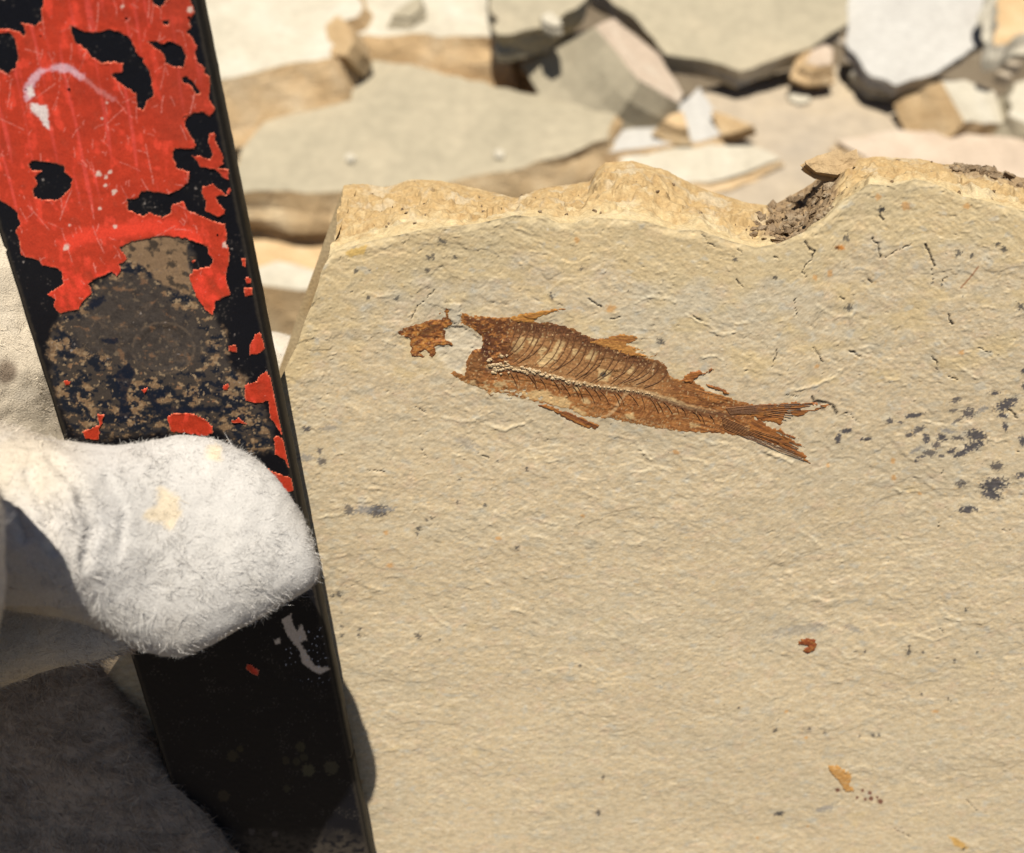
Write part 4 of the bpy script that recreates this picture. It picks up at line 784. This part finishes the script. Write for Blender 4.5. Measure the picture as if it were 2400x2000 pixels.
for pl, dp, wd in [([(120, 1075), (185, 1150), (215, 1240), (205, 1330)], .0009, 22), ([(60, 1110), (110, 1200), (120, 1290)], .0008, 20), ([(250, 1120), (285, 1200), (280, 1290)], .0005, 18), ([(20, 1180), (60, 1260)], .0007, 16)]:
    dl = line_d(gpx+14*pn3(GV*120, 11), gpy+14*pn3(GV*120, 12), pl, 60); GV -= GNn*(facing*(dp*sstep(wd, 0, dl)-.35*dp*sstep(wd*2.2, wd, dl)*sstep(0, wd, dl)))[:, None]
def glove_tint(P):
    px, py = project(P); h = (P-BO)@BN
    C = np.empty((len(P), 3)); C[:] = (.41, .355, .275)
    n = pn3(P*60, 5); n2 = pn3(P*180, 6)
    th = sstep(.004, .016, h)*sstep(60, 260, px); mix(C, th*.8, (.375, .358, .335))
    mix(C, sstep(380, 60, px)*sstep(.006, .02, h)*(py < 1420)*sstep(1120, 1220, py)*.5, (.46, .44, .425))
    mix(C, sstep(.15, .6, n)*.45, (.33, .30, .26)); mix(C, sstep(.2, .6, n2)*.4, (.43, .40, .355))
    mix(C, sstep(.004, -.02, h)*(px < 330)*.7, (.52, .435, .32)); mix(C, sstep(.25, .6, n)*(h < 0)*.5, (.42, .33, .22))
    for pl in [[(340, 1200), (370, 1185), (372, 1140), (420, 1165), (418, 1190), (428, 1205), (412, 1225), (412, 1240), (395, 1245), (380, 1225), (335, 1215)], [(487, 1045), (517, 1045), (517, 1080), (485, 1075)]]:
        mix(C, sstep(-4, 5, sdf(px, py, pl, 20)+5*n2)*(h > .005)*.55, (.52, .40, .23))
    mix(C, sstep(1480, 1620, py+.25*px)*(h < .02)*.7, (.31, .222, .150))  # brown tint deepens the cuff's shade, painted into the suede colour
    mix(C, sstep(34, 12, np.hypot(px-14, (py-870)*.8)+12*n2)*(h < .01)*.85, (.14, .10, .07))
    return C
GORG = GV[GV[:, 2].argmin()].copy(); GORG = slab(np.array(0.), np.array(2150.), .01)
gm.vertices.foreach_set('co', (GV-GORG).astype(np.float32).ravel()); gm.update()
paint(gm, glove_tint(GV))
gm.polygons.foreach_set('use_smooth', np.full(len(gm.polygons), True))
glove = link('work_glove', gm, M_glove); glove.location = tuple(GORG)
tag(glove, 'fuzzy cream suede work glove gripping the bar and slab with its thumb', 'glove')
# nap: loose suede fibres
nq = len(gm.polygons); cen = np.empty(nq*3, np.float32); gm.polygons.foreach_get('center', cen); cen = cen.reshape(-1, 3)+GORG
nrm = np.empty(nq*3, np.float32); gm.polygons.foreach_get('normal', nrm); nrm = nrm.reshape(-1, 3).astype(float); ar = np.empty(nq, np.float32); gm.polygons.foreach_get('area', ar)
cpx, cpy = project(cen); vis = ((CAM-cen)/np.linalg.norm(CAM-cen, axis=1)[:, None]*nrm).sum(1)
wt = ar*(np.where(vis > -.25, 1, .12))*(((cpx > -50) & (cpx < 900) & (cpy < 2200))*1.0+.06)
NF = 260000
pick = RNG.choice(nq, NF, p=wt/wt.sum()); jit = RNG.normal(size=(NF, 3))*.0006
nn = nrm[pick]; jit -= (jit*nn).sum(1)[:, None]*nn; root = cen[pick]+jit-nn*.0002
def fibres(root, nn, length, width, lift, flowdir, spread, seed):
    n = len(root)
    fl = flowdir+np.stack([pn3(root*240, seed+k)*spread+RNG.normal(size=n)*spread*.35 for k in range(3)], 1)
    fl -= (fl*nn).sum(1)[:, None]*nn; fl /= np.linalg.norm(fl, axis=1)[:, None]+1e-9
    bend = RNG.normal(size=(n, 3))*.45
    d1 = fl*np.cos(lift)[:, None]+nn*np.sin(lift)[:, None]; d2 = d1*.75+fl*.35-nn*.30*np.sin(lift)[:, None]+bend*.5; d2 /= np.linalg.norm(d2, axis=1)[:, None]
    p1 = root+d1*(length*.5)[:, None]; p2 = p1+d2*(length*.5)[:, None]
    wdir = np.cross(d1, nn+RNG.normal(size=(n, 3))*.6); wdir /= np.linalg.norm(wdir, axis=1)[:, None]+1e-9
    w0 = wdir*width[:, None]
    V = np.stack([root-w0, root+w0, p1-w0*.8, p1+w0*.8, p2-w0*.25, p2+w0*.25], 1).reshape(-1, 3)
    k = np.arange(n)[:, None]*6
    F = np.concatenate([k+np.array([0, 1, 3, 2]), k+np.array([2, 3, 5, 4])])
    return V, F
rpx, rpy = project(root); rh = (root-BO)@BN
flow = np.array([.35, .15, -.55])[None]+np.zeros((NF, 3))
back_ = (rh < .0) & (rpx < 330) & (rpy < 1150)
cuffm = (rpy > 1480+.1*rpx) & (rh < .022)
length = np.where(back_, .0010, np.where(cuffm, .0040, .0014))*(.3+1.5*RNG.random(NF)**2.2)*(.55+.65*sstep(-.35, .3, pn3(root*75, 8)))
longer = RNG.random(NF) < .02; length = np.where(longer, length*1.9, length)
width = .000040*(.7+.7*RNG.random(NF))*np.where(cuffm, 1.5, 1); lift = np.clip(.42+.28*RNG.normal(size=NF)+.25*pn3(root*70, 9), .05, 1.3)
FV, FF = fibres(root, nn, np.clip(length, .0003, .009), width, lift, flow, 1.5, 20)
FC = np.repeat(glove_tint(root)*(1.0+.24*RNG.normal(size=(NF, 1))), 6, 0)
fz = link('suede_nap', mesh_np('suede_nap', FV, FF, FC, False, GORG), M_fib, glove); tag(fz, kind='stuff')
# ------------------------------------------------------------------ quarry floor and broken slabs behind
def ground_z(x, y): return .0
gx = np.concatenate([-np.geomspace(.9, 220, 24)[::-1], np.linspace(-.8, .8, 120), np.geomspace(.9, 220, 24)]); gy = np.concatenate([-np.geomspace(.6, 220, 24)[::-1], np.linspace(-.5, 1.6, 150), np.geomspace(1.7, 220, 24)])
GX, GY = np.meshgrid(gx, gy); near = sstep(3, .6, np.hypot(GX, GY-.5))
GZ = near*(.02*fbm(GX*6, GY*6, 4, 401)+.004*fbm(GX*40, GY*40, 3, 405))-.006
gv = np.stack([GX, GY, GZ], -1).reshape(-1, 3)
ground = link('ground', mesh_np('ground', gv, grid_faces(len(gy), len(gx))), M_dirt); tag(ground, kind='structure')

PLANES = {}; RS = 1.65
def rock(name, label, poly, z, thick, mats, tilt=(0, 0), seed=0, cat='rock', group=None, rough=1.0, taper=-.6, at=None, on=None):
    rg = np.random.default_rng(seed+50)
    if at is None: z = z*RS; thick = thick*RS
    c = np.mean(np.array(poly), 0); d = raydir(c[0], c[1]); O = CAM+d*((z-CAM[2])/d[2]) if at is None else slab(c[0], c[1], at)
    if on: O = on_plane(c[0], c[1], *PLANES[on], thick); tilt = PLANES[on][1][:2]/PLANES[on][1][2]
    N = np.array([tilt[0], tilt[1], 1.0]); N /= np.linalg.norm(N)
    PLANES[seed] = (O, N)
    pp = np.array(poly, float); P = on_plane(pp[:, 0], pp[:, 1], O, N)
    # make the ring run counter-clockwise from above
    ar = sum(P[i, 0]*P[(i+1) % len(P), 1]-P[(i+1) % len(P), 0]*P[i, 1] for i in range(len(P)))
    if ar < 0: P = P[::-1]
    ring = []
    for i in range(len(P)):
        A, B = P[i], P[(i+1) % len(P)]; L = np.linalg.norm(B-A); k = max(1, int(L/.012)); dirn = (B-A)/L; out = np.cross(dirn, N)
        for j in range(k):
            s = j/k; ring.append(A+(B-A)*s+out*(rg.normal()*.0017*rough if j else 0)+N*rg.normal()*.0004)
    ring = np.array(ring); n = len(ring); cen = ring.mean(0)
    rel = ring-cen; rl = np.linalg.norm(rel, axis=1)[:, None]
    layers = [ring-rel/rl*np.minimum(.5*rl, .02)+N*.0008, ring-rel/rl*.0022+N*.0006, ring]
    nl = 4
    for q in range(1, nl+1):
        f = q/nl; off = rg.normal(size=n); off = (off+np.roll(off, 1)+np.roll(off, -1))/1.7; ledge = rg.normal()*.0005
        layers.append(ring+rel/rl*(off*.0018*rough+ledge-taper*thick*f)[:, None]-N*thick*f)
    V = np.concatenate(layers+[(cen+N*.0008)[None], (cen-N*thick)[None]]); nL = len(layers)
    F = [(nL*n, j, (j+1) % n) for j in range(n)]; mi = [0]*n
    for q in range(nL-1):
        for j in range(n):
            a_, b_ = q*n+j, q*n+(j+1) % n; F.append((a_, a_+n, b_+n, b_)); mi.append(0 if q < 2 else 1)
    for j in range(n): F.append((nL*n+1, (nL-1)*n+(j+1) % n, (nL-1)*n+j)); mi.append(1)
    base = cen-N*thick
    me = bpy.data.meshes.new(name); me.from_pydata([tuple(v-base) for v in V], [], F); 
    me.polygons.foreach_set('material_index', mi); me.update()
    bm = bmesh.new(); bm.from_mesh(me); bmesh.ops.recalc_face_normals(bm, faces=bm.faces); bm.to_mesh(me); bm.free()
    o = link(name, me, mats); o.location = tuple(base); return tag(o, label, cat, group)
G_ = 'broken limestone slabs on the quarry floor'
rock('limestone_slab', 'large smooth greenish grey limestone slab lying behind the fossil slab', [(775, 150), (840, 138), (960, 150), (1100, 190), (1310, 230), (1450, 262), (1425, 325), (1330, 365), (1190, 402), (1060, 425), (830, 452), (560, 452), (545, 425), (560, 380), (590, 320), (650, 245), (740, 200)], .060, .018, [M_grey, M_brown], (.0, -.10), 1, 'rock slab', G_)
rock('limestone_slab', 'cream slab showing as a bright strip below the left rim of the large grey slab', [(533, 340), (590, 262), (660, 214), (745, 186), (900, 190), (900, 400), (600, 425), (505, 430)], .045, .018, [M_cream, M_tan], (0, -.05), 2, 'rock slab', G_)
rock('limestone_slab', 'pale cream slab with tan broken front edge beside the top of the bar', [(350, -80), (820, -80), (850, 20), (800, 50), (775, 135), (665, 152), (515, 188), (440, 215), (350, 222)], .085, .030, [M_cream, M_tan], (0, -.05), 3, 'rock slab', G_)
rock('limestone_slab', 'cream slab with a long orange tan front edge behind the large grey slab', [(822, 85), (1000, 78), (1172, 92), (1182, 60), (1130, -60), (900, -80), (815, 10)], .078, .026, [M_cream, M_tan], (0, 0), 4, 'rock slab', G_)
rock('limestone_slab', 'grey buff slab at the top edge with a white pebble at its tip', [(1150, -60), (1400, -60), (1370, 5), (1290, 62), (1165, 82), (1150, 30)], .098, .016, [M_grey, M_grey], (0, -.1), 5, 'rock slab', G_, 1.0, .1)
rock('limestone_block', 'squat block with tan striped front between dark gap and wedge shaped rock', [(1225, 88), (1380, 70), (1410, 90), (1395, 120), (1300, 122), (1235, 126)], .072, .022, [M_grey, M_tan], (0, -.15), 6, 'rock', G_)
rock('limestone_block', 'wedge shaped rock with pinkish upper face and flat grey side', [(1395, 62), (1440, 42), (1545, 130), (1602, 222), (1592, 242), (1500, 190), (1430, 105)], .080, .042, [M_pink, M_grey], (.62, -.15), 7, 'rock', G_, .6, -.45)
rock('limestone_slab', 'big grey buff slab overhanging a dark gap at the top of the picture', [(1500, 55), (1340, -60), (1990, -60), (1987, 55), (1900, 112), (1735, 168), (1690, 150), (1640, 138), (1560, 128)], .070, .014, [M_grey, M_cream], (0, -.22), 8, 'rock slab', G_, 1.0, .2)
rock('limestone_slab', 'small bright white slab with a notched corner beside the wedge shaped rock', [(1425, 358), (1470, 262), (1530, 256), (1600, 240), (1640, 203), (1692, 312), (1640, 332)], .052, .014, [M_white, M_tan], (0, 0), 9, 'rock slab', G_)
M_beige = rock_mat('dusty_beige_limestone', (.225, .19, .145), (.285, .232, .165), (.34, .265, .165), 5)
rock('limestone_slab', 'wide dusty beige slab filling the right middle behind the fossil slab', [(1640, 212), (1700, 192), (1850, 168), (1990, 150), (2150, 215), (2300, 280), (2520, 300), (2560, 560), (2000, 620), (1500, 600), (1330, 480), (1480, 395), (1690, 322)], .044, .02, [M_beige, M_tan], (0, 0), 10, 'rock slab', G_)
rock('limestone_slab', 'glaring chalk white slab at the top right with thin overhanging edge', [(1985, -60), (2345, -60), (2335, 85), (2260, 130), (2195, 172), (2100, 200), (2040, 178), (1988, 115)], .066, .008, [M_white, M_white], (0, -.05), 11, 'rock slab', G_, 1.0, .3)
rock('limestone_slab', 'thin white chip slab tucked under the chalk white slab', [(1996, 168), (2030, 145), (2180, 170), (2150, 200), (2095, 212), (2040, 205)], .055, .006, [M_white, M_cream], (0, -.1), 12, 'rock slab', G_, 1.0, .2)
rock('limestone_slab', 'tan slab cut off by the top right corner of the picture', [(2345, -60), (2520, -60), (2520, 60), (2400, 78), (2330, 108)], .088, .012, [M_tan, M_cream], (0, -.05), 13, 'rock slab', G_)
rock('limestone_block', 'pale faceted rock with brown triangular side under the chalk white slab', [(2208, 190), (2260, 188), (2330, 215), (2365, 292), (2262, 287), (2235, 240)], .062, .026, [M_cream, M_brown], (.45, -.25), 14, 'rock', G_, .6, -.4)
rock('limestone_block', 'small cream rock at the right edge beside the pale faceted rock', [(2378, 195), (2480, 170), (2480, 300), (2400, 288), (2362, 268)], .062, .02, [M_cream, M_grey], (-.1, -.1), 15, 'rock', G_)
rock('limestone_slab', 'narrow cream slab running diagonally under the large grey slab', [(880, 475), (1060, 415), (1200, 390), (1330, 365), (1460, 345), (1640, 332), (1480, 400), (1290, 450), (1180, 500), (1000, 540)], .040, .012, [M_cream, M_tan], (0, 0), 16, 'rock slab', G_)
rock('limestone_slab', 'orange tan rock under the near edge of the large grey slab', [(535, 478), (590, 458), (800, 455), (860, 500), (840, 545), (560, 520)], .036, .016, [M_tan, M_brown], (0, -.1), 17, 'rock', G_)
rock('limestone_slab', 'tan slab between the bar and the left corner of the fossil slab', [(500, 540), (640, 520), (860, 540), (850, 660), (720, 690), (560, 650)], .026, .02, [M_tan, M_brown], (0, -.1), 18, 'rock slab', G_)
rock('limestone_block', 'low rock with pale upper face and brown front close to the bar', [(560, 640), (650, 612), (790, 650), (790, 690), (700, 680), (600, 668)], .034, .034, [M_cream, M_brown], (0, -.2), 19, 'rock', G_)
rock('limestone_chip', 'small pinkish tan chip under the overhanging grey buff slab', [(1888, 145), (1905, 118), (1935, 104), (1952, 116), (1950, 150), (1915, 155)], .066, .012, [M_pink, M_tan], (.2, -.3), 20, 'rock chip', 'small loose chips')
rock('limestone_chip', 'white pebble beside the squat block with tan front', [(1268, 38), (1290, 28), (1312, 45), (1318, 60), (1295, 62), (1275, 52)], .101, .006, [M_cream, M_cream], (0, 0), 21, 'rock chip', 'small loose chips', .4, 0)
rock('limestone_chip', 'white chip lying on the wide dusty beige slab', [(1848, 218), (1870, 210), (1895, 220), (1900, 234), (1875, 240), (1852, 232)], .050, .003, [M_cream, M_cream], (0, 0), 22, 'rock chip', 'small loose chips', .4, 0, None, 10)
rock('limestone_chip', 'tiny white chip on the left half of the large grey slab', [(808, 364), (822, 358), (832, 366), (826, 378), (812, 376)], .063, .0025, [M_cream, M_cream], (0, 0), 23, 'rock chip', 'small loose chips', .3, 0, None, 1)
rock('limestone_chip', 'tiny white chip near the right end of the large grey slab', [(1158, 354), (1170, 348), (1182, 356), (1178, 368), (1162, 366)], .063, .0025, [M_cream, M_cream], (0, 0), 24, 'rock chip', 'small loose chips', .3, 0, None, 1)
rock('limestone_chip', 'brown pointed chip between the small white slab and the wedge shaped rock', [(1555, 285), (1575, 268), (1600, 262), (1612, 300), (1585, 296)], .062, .008, [M_tan, M_brown], (.1, -.2), 25, 'rock chip', 'small loose chips', .5)
rock('limestone_chip', 'grey chip on the cream slabs at the very top left of centre', [(920, 36), (950, 8), (985, -12), (988, 22), (962, 42)], .085, .007, [M_grey, M_grey], (.1, -.1), 26, 'rock chip', 'small loose chips', .5)
rock('limestone_chip', 'brown triangular rock standing at the right end of the pale cream slab', [(762, 60), (790, 35), (818, 60), (828, 100), (812, 132), (775, 128)], .088, .020, [M_brown, M_brown], (-.5, -.5), 28, 'rock', G_, .6, 0)
rock('limestone_chip', 'added brown wedge standing in for shade on the left corner of the beige slab', [(1665, 258), (1700, 268), (1768, 296), (1740, 306), (1690, 320)], .056, .010, [M_brown, M_brown], (-.4, -.6), 29, 'rock chip', 'small loose chips', .5, 0)  # brown chip added where the beige slab's corner is only shaded
rock('limestone_slab', 'thin pinkish slab lying across the wide dusty beige slab at right', [(1960, 330), (2100, 305), (2330, 318), (2560, 350), (2560, 470), (2300, 440), (2080, 400)], .052, .006, [M_pink, M_tan], (0, .02), 30, 'rock slab', G_)
rock('limestone_slab', 'thin cream sheet between the small white slab and the fossil slab edge', [(1450, 372), (1600, 345), (1760, 340), (1830, 372), (1700, 420), (1520, 440)], .050, .005, [M_cream, M_tan], (0, 0), 31, 'rock slab', G_)
rock('limestone_flake', 'thin jagged brown flake sticking up from the broken edge of the fossil slab', [(1887, 376), (1933, 357), (1967, 353), (1983, 367), (2008, 349), (2012, 372), (2000, 392), (1960, 415), (1913, 402), (1890, 386)], 0, .004, [M_brown, M_brown], (0, -.5), 27, 'rock flake', None, .5, 0, -.045)

# loose rubble all over the quarry floor, too much of it to count
Vs, Fs = [], []; k = 0
for i in range(1500):
    x = RNG.normal(0, .9); y = RNG.uniform(.0, 3.0); r = RNG.uniform(.006, .05)*(1.0 if i % 5 else 1.5)
    if abs(x) < .75 and .3 < y < 1.3: r = min(r, .010)
    n = RNG.integers(5, 8); th = np.sort(RNG.random(n))*.0+np.arange(n)/n*2*math.pi+RNG.random(n)*.5; rad = r*(.6+.5*RNG.random(n))
    tp = r*RNG.uniform(.15, .4); tl = RNG.normal(size=2)*.12; cx, cy = np.cos(th)*rad, np.sin(th)*rad
    V1 = np.stack([x+cx, y+cy, tp+cx*tl[0]+cy*tl[1]], 1); V0 = np.stack([x+cx*1.1, y+cy*1.1, np.full(n, -.02)], 1)
    Vs += [V1, V0, [[x, y, tp+.05*r]]]
    for j in range(n):
        a_, b_ = k+j, k+(j+1) % n; Fs += [(a_, a_+n, b_+n), (a_, b_+n, b_), (k+2*n, a_, b_)]
    k += 2*n+1
rb = link('loose_rubble', mesh_np('loose_rubble', np.concatenate(Vs), np.array(Fs), None, False), M_beige); tag(rb, 'small loose limestone rubble covering the quarry floor', 'rubble', kind='stuff')

# the rock that carries the slab, below the picture
def world_rock(name, label, ring, z0, z1, mats, seed):
    rg = np.random.default_rng(seed); P = []
    for i in range(len(ring)):
        A, B = np.array(ring[i]), np.array(ring[(i+1) % len(ring)])
        for j in range(6): P.append(A+(B-A)*j/6+rg.normal(size=2)*.002)
    P = np.array(P); n = len(P); c = P.mean(0); lay = []
    for q in range(7):
        f = q/6; k = 1+.22*f+.02*rg.normal(); lay.append(np.column_stack([c+(P-c)*k+rg.normal(size=P.shape)*.003, np.full(n, z1+(z0-z1)*f)+(rg.normal(size=n)*.002 if q else 0)]))
    V = np.concatenate(lay+[[[*c, z1]]]); F = [(7*n, j, (j+1) % n) for j in range(n)]
    for q in range(6):
        for j in range(n): F.append((q*n+j, q*n+n+j, q*n+n+(j+1) % n, q*n+(j+1) % n))
    me = bpy.data.meshes.new(name); me.from_pydata([tuple(v-np.array([*c, z0])) for v in V], [], F); me.polygons.foreach_set('material_index', [0]*n+[1]*(6*n)); me.update()
    o = link(name, me, mats); o.location = (*c, z0); return tag(o, label, 'rock', G_)
y0_ = float(SORG[1]); world_rock('limestone_block', 'low limestone block under the foot of the fossil slab, out of the picture', [(-.07, y0_-.02), (.0, y0_-.03), (.16, y0_-.025), (.17, y0_+.09), (.02, y0_+.11), (-.07, y0_+.09)], -.02, RAISE-.0035, [M_cream, M_tan], 77)
